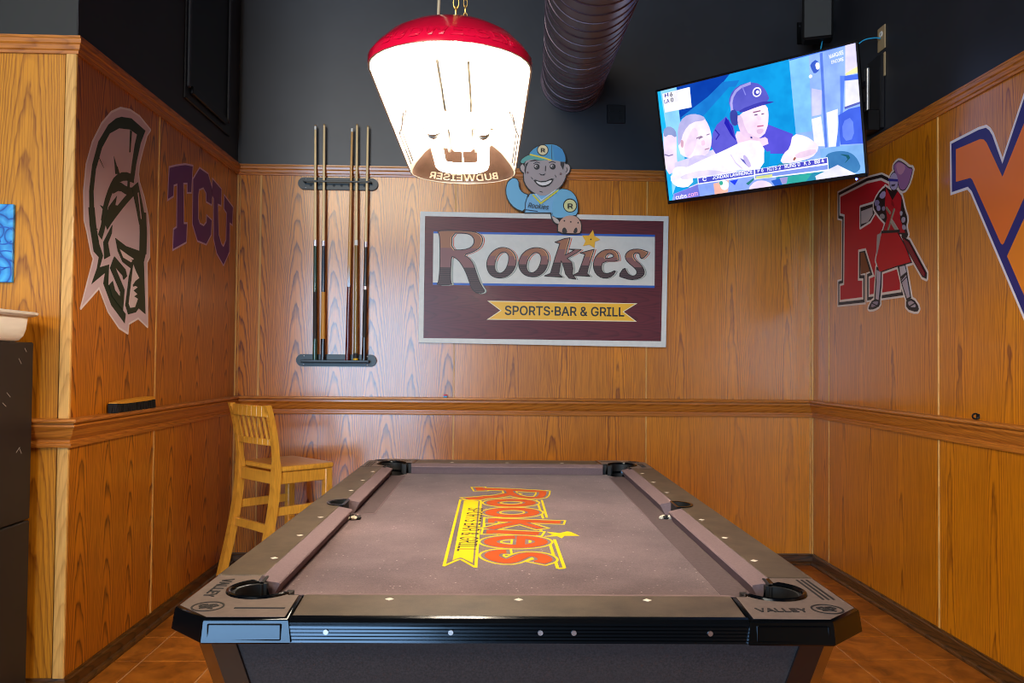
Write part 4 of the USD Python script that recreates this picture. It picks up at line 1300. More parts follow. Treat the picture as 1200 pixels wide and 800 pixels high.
# ------------------------------------------------------------------ television on its wall arm
th_, ph_ = 0.767, 0.218
TVC = np.array([1.396, -0.825, 2.475])
ta = np.array([math.cos(th_), -math.sin(th_), 0])
tn = np.array([-math.sin(th_) * math.cos(ph_), -math.cos(th_) * math.cos(ph_), -math.sin(ph_)])
tb = np.cross(tn, ta)
TVP = Plane(TVC, ta, tb)
tv = thing('television', 'flat television tilted down on a wall arm, showing men in baseball caps', 'television', TVC)
W2, H2 = 0.56, 0.3225
put('case', TVP.world(bx(-W2 + 0.004, W2 - 0.004, -H2 + 0.004, H2 - 0.004, -0.045, -0.006, 0.010)), MAT['black_plastic'], tv)
for q in ((-W2, W2, H2 - 0.011, H2), (-W2, W2, -H2, -H2 + 0.020), (-W2, -W2 + 0.010, -H2, H2), (W2 - 0.010, W2, -H2, H2)):
    put('bezel', TVP.world(bx(*q, -0.012, 0.002, 0.003)), MAT['black_plastic'], tv)
put('rear_housing', TVP.world(bx(-0.30, 0.30, -0.24, 0.18, -0.085, -0.04, 0.02)), MAT['black_plastic'], tv)
SM, SN = Sheet(TVP, 765, 90, 130 / 671), Sheet(TVP, 885, 40, 135 / 617)
S1 = Sheet(TVP, 785, 175, 0.1)
S2 = Sheet(TVP, 880, 165, 1 / 12)
S3 = Sheet(TVP, 768, 95, 60 / 1067)
scr = sbox(-W2 + 0.010, -H2 + 0.020, W2 - 0.010, H2 - 0.011)
pic = [
    (scr, '#1296d8'),
    (SM.poly('140,50 340,0 480,-40 400,60 300,150 160,260'), '#0c3fa4'),
    (SM.poly('160,250 330,120 420,30 520,20 420,200 360,300 250,230'), '#1a78c8'),
    (SM.poly('300,240 460,60 520,60 430,240 370,320'), '#0f8fd0'),
    (SM.poly('18,85 138,52 160,250 190,500 95,780 60,400'), '#8fd2f8'),
    (SM.poly('18,85 42,78 95,420 120,760 95,780'), '#1fb4ec'),
    (SN.poly('178,130 545,30 605,760 330,800 215,530'), '#92b4f6'),
    (SN.poly('178,130 285,108 300,520 215,530'), '#7fc0f4'),
    (SN.poly('300,455 350,440 370,600 315,600'), '#f6f4ff'), (SN.poly('380,420 440,400 440,600 392,605'), '#f2f0ff'), (SN.poly('300,290 355,300 352,430 302,440'), '#c8c8fa'),
    (SN.poly('343,102 358,98 385,605 372,608'), '#5a7cdc'), (SN.poly('180,128 545,28 546,46 350,96 182,142'), '#3a6cd4'),
    (SN.poly('290,160 330,130 345,190 315,215 300,190', 1), '#3c5cc0'), (SN.poly('318,155 340,150 345,185 325,192', 1), '#f0f0ff'), (SN.disc(294, 226, 9), '#fafaff'),
    (SN.poly('480,60 545,45 552,200 480,215'), '#ded6f8'), (SN.poly('480,210 550,170 552,205 482,222'), '#f4e6a4'), (SN.poly('465,225 560,212 560,240 470,250'), '#4a6ee0'),
    (SN.poly('480,250 556,242 562,360 480,395'), '#ebe8ff'), (SN.poly('475,390 562,360 562,372 478,402'), '#5a64b4'),
    (SN.poly('452,222 476,222 470,390 450,600 430,605 455,400'), '#5c84e8'),
    (SN.poly('443,435 500,400 566,385 580,585 455,592'), '#4464dc'), (SN.poly('462,470 520,440 530,560 470,575', 1), '#6a88f0'),
    (SN.poly('345,615 450,600 590,590 602,760 400,790 350,680'), '#7fb0e4'), (SN.poly('370,640 470,620 540,650 575,740 420,760 380,700', 2), '#3e7ab0'), (SN.poly('440,640 520,650 470,700 500,660', 1), '#1c5a68'),
    (SN.poly('130,690 380,690 400,790 60,800 60,740'), '#2a8aa8'), (SN.poly('320,760 440,700 560,760 470,790 330,800'), '#e4e2fa'),
    # left man, second man
    (SM.poly('60,320 95,295 135,320 142,380 140,470 150,560 80,600 62,420', 1), '#ecd8ec'), (SM.poly('60,320 95,295 135,320 142,372 100,345 66,370', 1), '#8a98c8'),
    (SM.poly('130,520 420,420 480,400 520,560 430,620 250,680 130,640'), '#dcd2f2'),
    (SM.poly('148,300 185,240 240,222 300,235 335,290 352,350 352,420 325,475 260,492 200,490 155,460', 1), '#f6e2f0'), (SM.poly('148,300 185,240 240,222 300,235 320,262 230,275 185,330 165,400 150,420', 1), '#b4b0dc'),
    (SM.line([(275, 375), (300, 362)], 0.006), '#7a6a8a'), (SM.line([(312, 440), (340, 432)], 0.005), '#b07a96'), (SM.line([(322, 352), (342, 345)], 0.005), '#8a7696'), (SM.poly('165,380 185,385 182,430 168,425', 1), '#d2a4b8'),
    # man with cap and headset
    (SM.poly('350,420 360,340 385,290 440,240 485,300 500,380 560,400 520,500 400,500'), '#5c58c8'), (SM.poly('440,245 480,300 500,385 470,350 430,280'), '#2420a8'),
    (SN.poly('0,500 70,485 200,535 185,640 70,640 0,560'), '#5650cc'),
    (SN.poly('60,630 80,625 70,700 0,740 -40,740 0,640'), '#1090c8'),
    (SM.poly('505,230 671,160 700,200 690,330 640,375 580,372 535,335 512,290', 1), '#f8dcea'), (SM.poly('560,330 640,375 690,360 700,420 520,430 490,330', 1), '#eecae0'),
    (SM.poly('455,150 480,80 540,40 620,32 668,62 690,100 705,140 640,175 520,215 470,190', 1), '#5a5ac0'), (SM.poly('520,200 650,150 705,148 740,150 640,178 525,222', 1), '#3c3ca8'),
    (SM.disc(628, 92, 27), '#eeeaff'), (SM.disc(628, 92, 19), '#4a4ab4'), (SM.disc(632, 92, 10), '#eeeaff'),
    (SM.line([(480, 220), (470, 140), (510, 70), (590, 38)], 0.014, 1), '#a8a0e0'), (SM.poly('465,205 505,195 520,285 485,300 465,260', 1), '#3c449c'), (SM.line([(515, 230), (530, 330), (600, 370)], 0.008, 1), '#2c3488'),
    (SM.line([(605, 215), (650, 205)], 0.006), '#8a5a80'), (SM.line([(630, 300), (668, 295)], 0.007), '#c46a94'),
    (SM.poly('505,235 535,230 560,320 600,365 560,368 525,335', 1), '#e2c4e0'), (SM.poly('620,215 650,240 655,262 630,262', 1), '#f0cfe2'), (SM.line([(612, 232), (632, 228)], 0.005), '#5a4878'), (SM.line([(655, 226), (672, 222)], 0.005), '#5a4878'), (SM.poly('625,318 672,312 660,345 630,345', 1), '#e6c0da'),
    (SM.poly('245,300 275,330 262,400 235,470 200,488 185,430 215,360', 1), '#ead2e6'), (SM.poly('288,390 310,380 316,410 296,420', 1), '#ecc8de'), (SM.line([(262, 372), (290, 360), (300, 366)], 0.006), '#8c7494'), (SM.poly('220,480 320,470 360,520 300,580 210,560', 1), '#cfc4ea'), (SM.line([(70, 470), (95, 478), (120, 470)], 0.006), '#8878a4'),
    (SM.line([(375, 320), (400, 350), (380, 380)], 0.006), '#3028a0'), (SM.line([(455, 260), (500, 380)], 0.005), '#3a34b0'), (SM.line([(540, 60), (560, 110)], 0.005), '#8a8ae0'),
    # arms along the rail
    (SM.poly('300,500 420,450 560,380 671,390 671,560 560,560 420,580 250,600 180,560', 1), '#fbf2fc'), (SM.poly('105,590 200,545 380,490 460,520 420,590 240,600 245,660 160,672 110,640', 1), '#fdf6fd'),
    (SN.poly('200,532 270,545 320,580 342,612 300,665 200,690 130,692 150,640 185,610', 1), '#fae6f2'),
    (S1.poly('20,230 120,190 250,230 270,330 230,420 120,440 40,420', 2), '#fcf4fa'), (S1.poly('820,100 880,130 930,215 900,190 850,140'), '#6a6ab8'),
    (S1.poly('265,300 325,310 340,390 250,430 200,450 270,380'), '#2a9cd0'),
    (SM.poly('160,600 300,560 430,570 420,595 250,612 180,625', 1), '#e2d6f0'), (SM.poly('540,480 560,470 600,540 575,550', 1), '#c8b8e4'), (SM.line([(470, 470), (500, 520), (540, 555)], 0.006), '#d6c8ea'), (SN.poly('210,640 320,610 330,640 220,670', 1), '#e8cce0'), (SN.line([(205, 675), (215, 660)], 0.010), '#9a5a4a'),
    # front of the dugout rail and the score strip
    (S1.poly('45,520 330,410 990,310 1240,280 1240,440 20,610'), '#8aa4ea'), (S1.poly('50,525 325,412 355,565 60,600'), '#7476d4'), (S1.poly('345,430 500,400 520,530 360,560'), '#86a2e8'),
    (S1.poly('510,400 690,360 680,500 525,530'), '#f2b4a0'), (S1.disc(640, 420, 50), '#f2f2fa'), (S1.disc(600, 395, 22), '#3ca890'),
    (S1.poly('700,370 800,350 760,420'), '#2440e0'), (S1.poly('890,400 1000,320 990,350 920,420'), '#2a7a7c'), (S1.poly('920,450 1000,370 1100,360 1190,400 1200,450 940,480', 1), '#f2dcf0'),
    (S2.poly('400,520 860,450 760,580 460,620'), '#34a89c'), (S2.poly('400,520 520,505 500,600 440,610'), '#9a94cc'), (S2.poly('280,560 400,530 430,620 340,640'), '#2a5cc0'),
    (S1.poly('322,330 990,225 995,310 330,410'), '#fafaff'), (S1.poly('332,338 982,238 985,298 338,398'), '#4c52c0'),
    (S2.poly('40,405 1075,230 1090,420 45,545'), '#fafaff'), (S2.poly('60,405 1068,240 1072,312 62,468'), '#4c4cbc'), (S2.poly('55,485 1078,335 1082,400 58,530'), '#8096e0'), (S2.poly('70,500 300,466 300,510 72,535'), '#d6dc8c'),
    (S3.poly('145,265 705,125 745,545 200,655'), '#f6f2fc'),
]
clipped = [(g.intersection(scr), c) for g, c in pic]
m, c = layered(TVP, clipped, -0.0060, 0.00006)
put('screen_picture', m, MAT['tv_picture'], tv, col=c)


def tvtext(sh, txt, a, b, h, color, bold=True):
    p, q = sh.pts([a, b])
    m_ = text_on(TVP, txt, p, q, h, -0.0004, 0.0003, bold)
    put('screen_text', m_, MAT['tv_picture'], tv, col=np.tile(lin(color), (len(m_.vertices), 1)))


tvtext(S1, 'JORDAN LAWRENCE', (500, 352), (970, 284), 0.017, '#fafaff')
tvtext(S1, 'C', (385, 372), (430, 366), 0.020, '#fafaff')
tvtext(S2, 'P 6   HITS 2   RUNS 0   K 3   BB 4', (95, 446), (1030, 300), 0.020, '#fafaff')
tvtext(S1, 'cubs', (70, 585), (200, 562), 0.022, '#f4f0ff')
tvtext(S1, '.com', (205, 562), (330, 535), 0.024, '#f6b0e0')
tvtext(SN, 'MARQUEE', (398, 131), (474, 106), 0.018, '#fafaff')
tvtext(SN, 'ENCORE', (408, 159), (474, 141), 0.015, '#fafaff')
tvtext(S3, 'H', (200, 340), (275, 320), 0.020, '#33248c')
tvtext(S3, '6', (308, 322), (362, 308), 0.021, '#26222e')
tvtext(S3, 'LA', (190, 470), (295, 446), 0.020, '#33248c')
tvtext(S3, '0', (325, 436), (380, 422), 0.021, '#26222e')
led = trimesh.creation.icosphere(2, 0.006)
led.apply_translation(TVP.o + ta * 0.505 - tb * (H2 + 0.004) - tn * 0.004)
put('power_light', led, MAT['blue_led'], tv)
dot = trimesh.creation.icosphere(1, 0.003)
dot.apply_translation(TVP.o + ta * 0.06 - tb * (H2 - 0.010) + tn * 0.002)
put('sensor', dot, MAT['steel'], tv)
# wall arm
arm = thing('tv_wall_mount', 'black swivel wall arm behind the right edge of the television', 'wall mount', (XR, -0.86, 2.6))
put('wall_plate', bx(XR - 0.022, XR - 0.002, -0.93, -0.78, 2.47, 2.86, 0.004), MAT['black_satin'], arm)
put('pivot_post', tube([(XR - 0.06, -0.86, 2.55), (XR - 0.06, -0.86, 2.80)], 0.016, 14), MAT['steel'], arm, smooth=40)
put('plate_box', bx(XR - 0.085, XR - 0.020, -0.915, -0.80, 2.46, 2.57, 0.004), MAT['dark_metal'], arm)
el = np.array([1.66, -0.42, 2.62])
bk = TVC - tn * 0.095
for z in (-0.05, 0.06):
    put('arm_bar', bar((XR - 0.06, -0.86, 2.66 + z), el + [0, 0, 0.02 + z], 0.035, 0.03), MAT['black_satin'], arm)
    put('arm_bar', bar(el + [0, 0, 0.02 + z], bk + [0, 0.02, 0.10 + z], 0.035, 0.03), MAT['black_satin'], arm)
put('pivot_post', tube([el + [0, 0, -0.08], el + [0, 0, 0.13]], 0.018, 14), MAT['dark_metal'], arm, smooth=40)
put('tv_bracket', TVP.world(bx(-0.14, 0.14, -0.12, 0.16, -0.100, -0.086, 0.003)), MAT['black_satin'], arm)

# outlets, cable, loudspeaker
def outlet(name, label, plane, a, b, w, h, m, mdark, sockets, cat='outlet'):
    o = plane.o + plane.a * a + plane.b * b
    t = thing(name, label, cat, o)
    put('cover_plate', plane.world(bx(a - w / 2, a + w / 2, b - h / 2, b + h / 2, 0.002, 0.009, 0.003)), MAT[m], t)
    for da, db in sockets:
        s_ = put('socket', plane.plate(Point(a + da, b + db).buffer(0.0165, 16).intersection(sbox(-9, b + db - 0.0135, 9, b + db + 0.0135)), 0.008, 0.0115), MAT[mdark], t)
        put('slot', [plane.plate(sbox(a + da + e - 0.0012, b + db - 0.004, a + da + e + 0.0012, b + db + 0.005), 0.0113, 0.0121) for e in (-0.006, 0.006)], MAT['pocket_black'], s_)
    return t


outlet('wall_outlet', 'black four-socket outlet on the dark wall between duct and television', BACK, 0.798, 2.796, 0.116, 0.118, 'black_satin', 'black_plastic', [(-0.027, 0.024), (0.027, 0.024), (-0.027, -0.024), (0.027, -0.024)])
outlet('wall_outlet', 'upper beige outlet with blue cable on the right-hand black wall', RIGHT, 0.905, 2.945, 0.080, 0.125, 'beige_plate', 'white_plastic', [(0, 0.022)])
outlet('wall_outlet', 'lower beige outlet plate on the right-hand black wall', RIGHT, 0.905, 2.800, 0.080, 0.125, 'beige_plate', 'beige_plate', [(0, 0.02), (0, -0.02)])
p0 = np.array([XR - 0.012, -0.905, 2.945])
cab = [p0, p0 + [-0.03, 0.0, 0.004], p0 + [-0.09, 0.01, -0.005], p0 + [-0.13, 0.02, -0.05], p0 + [-0.16, 0.04, -0.18], p0 + [-0.21, 0.08, -0.30], bk + [0.22, 0.02, 0.02]]
pp = np.array(cab)
for _ in range(2):
    pp = np.vstack([pp[:1], np.stack([0.75 * pp[:-1] + 0.25 * pp[1:], 0.25 * pp[:-1] + 0.75 * pp[1:]], 1).reshape(-1, 3), pp[-1:]])
put('network_cable', tube(pp, 0.0035, 8), MAT['cable_blue'], smooth=50, label='bright blue cable running from the wall outlet down behind the television', cat='cable')
spk = thing('loudspeaker', 'black box loudspeaker hanging on the wall above the television', 'speaker', (1.93, -0.40, 3.15))
sc_ = np.array([1.905, -0.42, 3.28])
sa = np.array([math.cos(0.35), -math.sin(0.35), 0])
sn = np.array([-math.sin(0.35), -math.cos(0.35), -0.12])
sn /= np.linalg.norm(sn)
SPP = Plane(sc_, sa, np.cross(sn, sa))
put('cabinet', SPP.world(bx(-0.085, 0.085, -0.14, 0.14, -0.15, 0.0, 0.012)), MAT['pocket_black'], spk)
put('grille', SPP.world(bx(-0.077, 0.077, -0.132, 0.132, -0.002, 0.006, 0.004)), MAT['pocket_black'], spk)
put('bracket', bar(sc_ - sn * 0.14, (1.99, -0.0, 3.33), 0.03, 0.05), MAT['dark_metal'], spk)
put('bracket_foot', bx(1.94, 2.04, -0.014, -0.002, 3.26, 3.40, 0.003), MAT['dark_metal'], spk)
lg = trimesh.creation.cylinder(0.008, 0.006, sections=14)
put('lead', tube([sc_ - sn * 0.08 + [0.03, 0, -0.14], sc_ + [0.03, 0.06, -0.25], sc_ + [-0.02, 0.35, -0.5]], 0.004, 6), MAT['cable_blue'], spk)

# hook on the right wall
hk = thing('wall_hook', 'tiny black screw hook on the right wall just above the wooden rail', 'hook', (XR, -1.727, 1.027))
tor = trimesh.creation.torus(0.011, 0.0035, 16, 8)
tor.apply_transform(trimesh.transformations.rotation_matrix(PI / 2, [0, 1, 0]))
tor.apply_transform(trimesh.transformations.rotation_matrix(PI / 3, [0, 0, 1]))
tor.apply_translation([XR - 0.014, -1.727, 1.035])
put('eye', tor, MAT['dark_metal'], hk, smooth=40)
put('base', bx(XR - 0.006, XR, -1.737, -1.717, 1.0255, 1.045, 0.002), MAT['dark_metal'], hk)
pc = BACK.at(522, 468)
ck = thing('chalk_cube', 'small worn pink chalk cube on the back rail below the sign', 'chalk', (pc[0], -0.018, ZH))
put('block', bx(pc[0] - 0.011, pc[0] + 0.011, -0.030, -0.008, ZH, ZH + 0.018, 0.003), MAT['pink_chalk'], ck)
put('paper_band', bx(pc[0] - 0.0115, pc[0] + 0.0115, -0.0305, -0.0075, ZH, ZH + 0.010, 0.001), MAT['cable_blue'], ck)

# bench brush on the left rail
BRY = LEFT.at(124, 478)[0], LEFT.at(171, 472)[0]
br = thing('table_brush', 'wooden pool table brush with black bristles lying on the left rail', 'brush', (XL + 0.025, sum(BRY) / 2, ZH))
y0, y1 = BRY
yc = (y0 + y1) / 2
hw = (y1 - y0) / 2
zz = np.linspace(-1, 1, 15)
handle = []
for k in range(14):
    a, b = zz[k], zz[k + 1]
    f_ = lambda t: 0.0075 * (1 - abs(t) ** 4 * 0.5) + 0.002 * t
    ms = trimesh.convex.convex_hull(np.array([(XL + 0.008 + e, yc + hw * 0.96 * t, ZH + 0.043 + s * f_(t) + 0.003 * t) for t in (a, b) for e in (0.0, 0.036) for s in (-1, 1)]))
    handle.append(ms)
put('handle', handle, MAT['brush_wood'], br)
tufts = []
rng = np.random.default_rng(5)
for i in range(30):
    for j in range(5):
        y = yc + hw * (-0.97 + 1.94 * i / 29)
        x = XL + 0.010 + 0.0075 * j
        dx, dy = rng.uniform(-0.004, 0.004, 2)
        dy += 0.006 * (-0.97 + 1.94 * i / 29)
        tufts.append(trimesh.convex.convex_hull(np.array([(x + e + (dx if z == 0 else 0), y + g * (1.3 if z == 0 else 1) + (dy if z == 0 else 0), ZH + (0.0005 if z == 0 else 0.038)) for z in (0, 1) for e in (-0.003, 0.003) for g in (-0.0035, 0.0035)])))
put('bristles', tufts, MAT['bristle_black'], br, kind='stuff')

# black cabinet, white tub and blue painting at the left edge
CXR = -1.647
cabn = thing('cabinet', 'tall black scuffed cabinet with a white tub on top, at the left edge', 'cabinet', (-1.98, -2.28, 0))
for z0, z1, nm in ((0.02, 0.655, 'lower_unit'), (0.660, 1.298, 'upper_unit')):
    put(nm, bx(CXR - 0.55, CXR, -2.60, YC - 0.0535, z0, z1, 0.004), MAT['cabinet_black'], cabn)
for x in (CXR - 0.50, CXR - 0.05):
    for y in (-2.55, YC - 0.11):
        c = trimesh.creation.cylinder(0.02, 0.02, sections=14)
        c.apply_translation([x, y, 0.01])
        put('foot', c, MAT['black_plastic'], cabn)
put('door', bx(CXR - 0.545, CXR - 0.005, -2.615, -2.600, 0.665, 1.293, 0.003), MAT['cabinet_black'], cabn)
put('door', bx(CXR - 0.545, CXR - 0.005, -2.615, -2.600, 0.025, 0.650, 0.003), MAT['cabinet_black'], cabn)
SIDE = Plane((CXR, 0, 0), (0, 1, 0), (0, 0, 1))
for (x0_, y0_), (x1_, y1_) in (((22, 420), (25, 426)), ((8, 460), (12, 465)), ((3, 472), (7, 476)), ((19, 530), (23, 524)), ((23, 526), (25, 531)), ((29, 408), (31, 412))):
    a, b = SIDE.at(x0_, y0_), SIDE.at(x1_, y1_)
    put('scratch', SIDE.plate(LineString([a, b]).buffer(0.0012), 0.0, 0.0004), MAT['scratch_pale'], cabn)
tub = thing('tub', 'white plastic tub with a flared rim standing on the black cabinet', 'tub', (-1.91, -2.31, 1.298))
tx0, tx1, ty0, ty1 = -2.13, -1.628, -2.50, -2.092


def rr_ring(x0, x1, y0, y1, r, n=6):
    p = []
    for cx_, cy_, a0 in ((x1 - r, y0 + r, -90), (x1 - r, y1 - r, 0), (x0 + r, y1 - r, 90), (x0 + r, y0 + r, 180)):
        for t in np.linspace(a0, a0 + 90, n):
            p.append((cx_ + r * math.cos(math.radians(t)), cy_ + r * math.sin(math.radians(t))))
    return p


ring = rr_ring(tx0, tx1, ty0, ty1, 0.06, 12)
h0 = 1.299
outer_l = [(h0, 0.030), (h0 + 0.004, 0.018), (h0 + 0.020, 0.004), (h0 + 0.045, -0.004), (h0 + 0.080, -0.008), (h0 + 0.088, -0.010), (h0 + 0.089, -0.030), (h0 + 0.094, -0.040), (h0 + 0.101, -0.042), (h0 + 0.104, -0.036), (h0 + 0.101, -0.004), (h0 + 0.05, 0.004), (h0 + 0.012, 0.012), (h0 + 0.006, 0.03)]
put('body', loft(ring_ccw(ring), outer_l), MAT['white_plastic'], tub, smooth=40)
pn = RETURN
cx1, cz0 = pn.at(16.5, 331)
_, cz1 = pn.at(17.5, 240)
pic_ = thing('painting', 'small unframed blue swirl painting on the golden oak panel at the left', 'painting', (cx1 - 0.16, YC, (cz0 + cz1) / 2))
put('canvas', pn.world(bx(cx1 - 0.32, cx1, cz0, cz1, 0.001, 0.016, 0.002)), MAT['blue_swirl'], pic_)
PT = Plane((0, YC - 0.0165, 0), (1, 0, 0), (0, 0, 1))
rng = np.random.default_rng(11)
for k in range(9):
    c0 = np.array([rng.uniform(cx1 - 0.28, cx1 - 0.02), rng.uniform(cz0 + 0.04, cz1 - 0.04)])
    r1, r2 = rng.uniform(0.03, 0.07), rng.uniform(0.02, 0.05)
    pts = [(c0[0] + r1 * math.cos(t) * (1 - 0.03 * t), c0[1] + r2 * math.sin(t) * (1 - 0.03 * t)) for t in np.linspace(0, 5.6, 30)]
    g = LineString(pts).buffer(0.0022).intersection(sbox(cx1 - 0.318, cz0 + 0.002, cx1 - 0.002, cz1 - 0.002))
    put('brush_stroke', PT.plate(g, 0.0 + 0.00005 * k, 0.0008), MAT['sign_blue'], pic_)

# ------------------------------------------------------------------ wall decals
DO = 0.0006
# helmeted warrior's head on the left wall
LP = Plane((XL + 0.0002, 0, 0), (0, 1, 0), (0, 0, 1))
TF, TG = Sheet(LP, 85, 115, 105 / 579), Sheet(LP, 85, 245, 105 / 560)
dk, pk_ = '#1f3426', '#d9c3cf'
fpts = TF.pts('75,790 72,600 88,430 128,285 188,165 250,92 310,65 372,78 432,118 503,205 480,240 455,330 430,430 425,490 432,545 462,640 487,760')
gpts = TG.pts('478,110 480,300 465,330 468,735 410,680 350,715 345,775 290,740 222,640 165,490 50,620 130,310 115,270 90,140')
back = Polygon(np.vstack([fpts, gpts])).buffer(0)
hi_ = back.buffer(0.006)
G = lambda t, sm=0: TG.poly(t, sm)
crest = Polygon(np.vstack([TF.pts('108,790 105,600 125,430 165,280 230,170 280,130 315,120 380,130 470,210 440,290 412,420 397,525 370,518 382,420 400,300 415,235 370,203 300,195 240,228 190,320 150,460 135,600 140,790'), ])).buffer(0)
layers_ = [(hi_, '#efe4ea'), (back.buffer(-0.003), pk_), (crest, dk),
           (G('97,-12 105,100 130,265 162,300 150,370 115,470 200,400 190,465 240,600 325,715 332,655 268,572 222,470 228,345 170,362 190,290 165,215 148,110 136,-12'), dk),
           (TF.line('395,522 335,500 280,525 245,590 212,690 195,800', 0.036, 1), dk), (TG.line('205,-8 192,100 170,175', 0.036, 1), dk),
           (TF.line('255,590 300,565 350,600 395,606', 0.036, 1), dk), (TF.line('390,606 330,672 250,775 215,830', 0.032, 1), dk),
           (TF.poly('285,630 275,690 300,695 235,800 200,810 232,700'), dk), (TF.poly('370,205 382,215 372,350 365,350'), dk), (TF.poly('265,375 300,490 275,490'), dk), (TF.poly('165,370 200,450 175,400'), dk), (TF.poly('288,440 302,490 292,490'), dk), (TF.poly('175,690 205,705 195,720'), dk), (G('140,118 158,125 140,130'), dk), (G('150,160 162,200 156,205'), dk),
           (TF.line('362,525 358,590', 0.02), dk), (TF.line('400,560 430,700 448,800', 0.070, 0), dk), (TG.line('435,20 440,150 437,275', 0.074, 0), dk),
           (TF.line('420,610 440,780', 0.010), pk_),
           (G('245,100 242,150 218,212 232,292 196,312 190,205'), dk),
           (G('265,180 330,230 455,275 442,330 452,655 410,618 392,645 345,657 328,600 350,420 362,370 310,330 280,260'), dk),
           (G('290,248 340,285 378,310 362,332 312,302'), '#e6d3d8'), (G('375,345 393,392 412,430 388,448 374,470 402,488 376,508 400,530 380,545 404,560 386,612 356,616 346,590 364,440'), '#e6d3d8'),
           (G('362,312 378,320 372,330'), dk), (TG.line('395,470 372,478', 0.010), dk),
           (TG.line('326,430 318,395 262,330 248,368 308,510 302,590 252,525 236,462', 0.036, 0), dk)]
m, c = layered(LP, layers_, DO, 0.00012)
put('wall_decal', m, MAT['print'], label='dark green and white decal of a crested warrior helmet, left wall', cat='decal', col=c)
# TCU
TH = Sheet(LP, 185, 180, 100 / 593)
tcu = thing('wall_decal', 'purple block letters TCU in an arch on the left wall', 'decal', (XL, -0.72, 2.0))
for t in ('80,100 130,88 190,80 240,90 230,265 205,265 205,200 175,200 178,490 200,490 195,610 105,660 110,530 132,515 135,205 108,215 105,290 70,312',
          '290,105 348,145 378,250 372,350 338,330 335,270 315,232 285,245 277,300 278,450 290,490 318,505 338,480 340,435 372,465 368,560 335,625 275,600 242,490 245,180',
          '380,180 440,250 438,355 415,345 420,560 440,630 455,650 475,600 478,410 460,380 462,295 520,375 515,490 497,475 495,680 455,770 410,690 388,590 388,310 378,290'):
    g = TH.poly(t)
    m, c = layered(LP, [(g.buffer(0.010, join_style=2), '#cfb6e0'), (g.buffer(0.001), '#561a88')], DO, 0.0002)
    put('letter', m, MAT['print'], tcu, col=c)
# block R with a plain armoured figure in front
RP = Plane((XR - 0.0002, 0, 0), (0, -1, 0), (0, 0, 1))
TI = Sheet(RP, 975, 180, 0.125)
I = lambda t, sm=0: TI.poly(t, sm)
red, blk, crm = '#b80d22', '#1c1218', '#e0d0c6'
rr_ = I('80,405 330,280 460,250 560,300 605,420 590,560 520,700 480,790 640,1150 640,1275 355,1320 355,1170 400,1150 318,885 248,900 245,1190 285,1190 285,1345 80,1370 80,1240 115,1230 120,570 80,560')
cnt = I('268,505 390,468 400,560 360,630 268,690')
rr_ = rr_.difference(cnt.buffer(0.010))
fig = {
    'plume': I('590,170 575,120 600,85 632,62 690,98 722,130 762,135 750,200 722,290 680,352 630,332 620,250', 1),
    'helm': I('540,235 560,190 590,165 622,215 625,300 595,350 550,335', 1),
    'arm_l': I('430,385 500,310 530,340 525,440 475,520 565,630 520,665 432,570 385,490', 1),
    'arm_r': I('630,370 660,410 680,520 712,610 695,690 722,780 660,795 640,640', 1),
    'torso': I('500,310 560,350 610,340 655,400 640,620 690,750 470,760 520,600 480,520'),
    'skirt': I('470,740 610,715 690,860 752,1020 600,1062 450,1115 415,1000 440,850'),
    'leg_l': I('420,1060 470,1100 465,1250 452,1385 400,1375 412,1200'), 'foot_l': I('385,1370 452,1365 455,1420 400,1455 345,1460 350,1430', 1),
    'leg_r': I('620,1060 690,1030 715,1170 745,1350 702,1372 662,1240'), 'foot_r': I('700,1365 765,1360 822,1445 800,1485 700,1452', 1),
    'sword': I('655,770 730,815 892,1120 888,1170 850,1152 700,890'),
}
sil = unary_union(list(fig.values()))
whole = unary_union([rr_.buffer(0.030, join_style=2)])
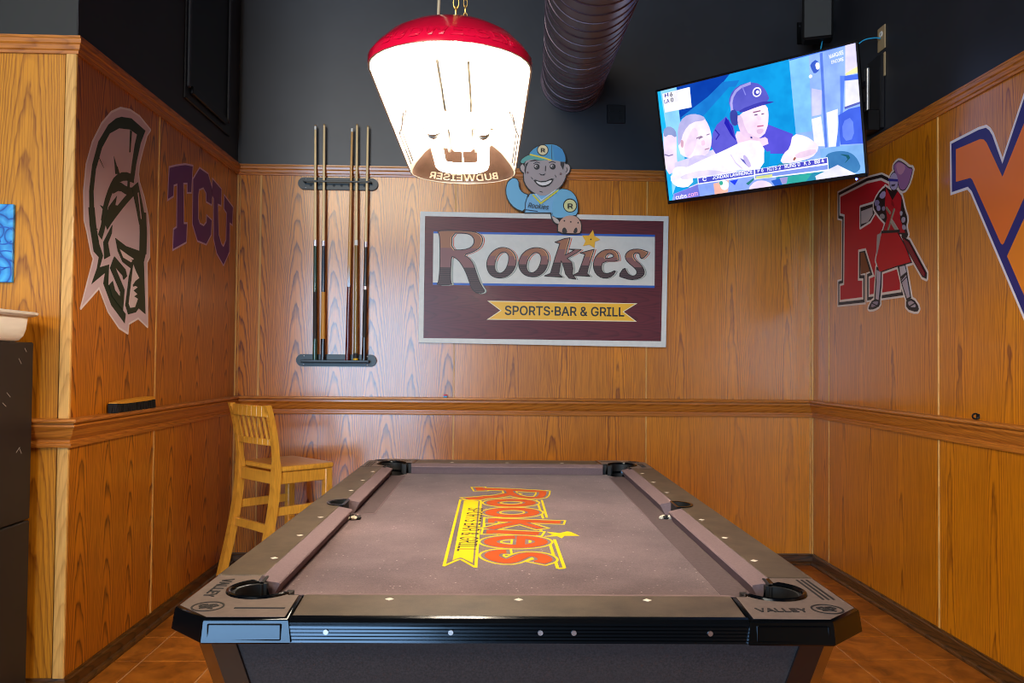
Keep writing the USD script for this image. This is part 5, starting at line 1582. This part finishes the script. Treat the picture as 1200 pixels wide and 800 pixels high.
layers_ = [(whole.buffer(0.010, join_style=2), crm), (whole, blk), (rr_.buffer(0.013, join_style=2), crm), (rr_, red), (cnt.buffer(0.012), crm), (cnt, blk), (I('276,540 380,500 385,570 340,640 276,660'), '#b8a8a4'),
           (I('270,930 300,925 355,1105 272,1130'), '#7a3c10'),
           (sil.buffer(0.013), crm), (sil.buffer(0.002), blk), (fig['plume'].buffer(-0.003), '#9c6a9c'), (I('600,100 640,80 700,120 660,200 620,190', 1), '#c48aa8'), (fig['helm'].buffer(-0.003), '#b0a4c8'), (I('532,232 622,240 622,262 532,258'), '#2a2a90'), (I('560,290 600,285 590,305 562,308'), '#3a3048'),
           (I('510,315 570,440 622,350 655,410 640,610 690,740 480,745 522,600 500,480'), red), (I('560,430 580,450 590,500 560,480'), '#8a0a1a'),
           (I('440,400 490,340 515,380 480,430', 1), '#a494bc'), (I('400,440 440,430 450,470 410,500', 1), '#8a7aa0'), (I('420,490 450,480 460,530 430,540', 1), '#a494bc'), (I('450,570 490,560 500,610 460,610', 1), '#9a8a8a'), (I('470,500 500,490 500,530 480,540', 1), '#8a7a90'),
           (I('655,600 690,590 690,640 660,650', 1), '#a89aa8'), (I('640,540 665,540 660,580 645,580', 1), '#b4a8b0'), (I('660,670 690,665 700,710 668,715', 1), '#a89aa8'),
           (fig['skirt'].buffer(-0.004), '#c00a1e'), (I('430,760 470,740 450,850 430,950 420,940'), '#a89a94'),
           (I('425,1090 460,1110 452,1250 440,1370 415,1360 425,1200'), '#b4a2aa'), (I('640,1060 685,1050 700,1110 650,1150'), '#c4b4b8'), (I('655,1170 700,1140 735,1340 710,1355 670,1230'), '#b4a2aa'), (TI.line('650,1190 710,1120', 0.008), blk), (TI.line('655,1210 712,1150', 0.006), blk),
           (I('385,1390 440,1380 430,1420 370,1445', 1), '#8a7a8a'), (I('715,1390 760,1375 800,1440 740,1440', 1), '#a4949c'), (TI.line('380,1400 440,1430', 0.006), blk), (TI.line('720,1440 790,1400', 0.007), blk),
           (TI.poly('672,790 725,830 878,1120 872,1150 850,1135 712,890'), '#7a0c1c'), (TI.line('530,722 592,515', 0.012), '#8a8068'), (TI.line('560,625 622,725', 0.022), '#a49888'), (TI.line('515,505 555,560', 0.012), '#8a8068'), (TI.line('470,735 640,725', 0.014), blk)]
m, c = layered(RP, layers_, DO, 0.00012)
put('wall_decal', m, MAT['print'], label='red block R decal with an armoured figure holding a sword, right wall', cat='decal', col=c)
# big orange letters with a navy edge, running out of the picture
TK = Sheet(RP, 1100, 110, 100 / 533)
K = lambda t: TK.pts(t)
AX = K('400,400')[0][0] + (K('400,400')[0][0] - K('190,245')[0][0])       # the emblem's middle


def to_axis(p, q, ax):
    return np.array([ax, p[1] + (q[1] - p[1]) * (ax - p[0]) / (q[0] - p[0])])


def mirror(g):
    return unary_union([g, affinity.scale(g, -1, 1, origin=(AX, 0))]).buffer(0.0008, join_style=2)


def half(left_pts, up_pair, down_pair, rnd=False):
    u = to_axis(*K(up_pair), AX)
    d = to_axis(*K(down_pair), AX)
    return Polygon(np.vstack([K(left_pts[0]), [u], [d], K(left_pts[1])])).buffer(0)


pk1 = to_axis(*K('400,405 500,100'), AX)
outer_ = mirror(Polygon(np.vstack([K('72,300 250,208 300,193 325,212 345,245 400,400'), [pk1], [to_axis(*K('200,620 533,1410'), AX)], K('200,620 180,597 75,632')])).buffer(0))
navy = outer_.buffer(-0.012, join_style=2)
o1 = mirror(Polygon(np.vstack([K('110,347 260,283 282,285 300,305 400,520'), [to_axis(*K('400,520 533,190'), AX)], [to_axis(*K('405,938 533,650'), AX)], K('408,932 400,940 390,932 212,535 200,523 110,548')])).buffer(0))
o2 = mirror(Polygon(np.vstack([K('430,1013'), [to_axis(*K('430,1013 533,785'), AX)], [to_axis(*K('430,1013 533,1250'), AX)]])).buffer(0))
m, c = layered(RP, [(outer_, '#ece4ec'), (navy, '#2c2a78'), (o1, '#f0782c'), (o2, '#f08a24')], DO, 0.0002)
put('wall_decal', m, MAT['print'], label='huge orange and navy lettered emblem at the right edge of the picture', cat='decal', col=c)
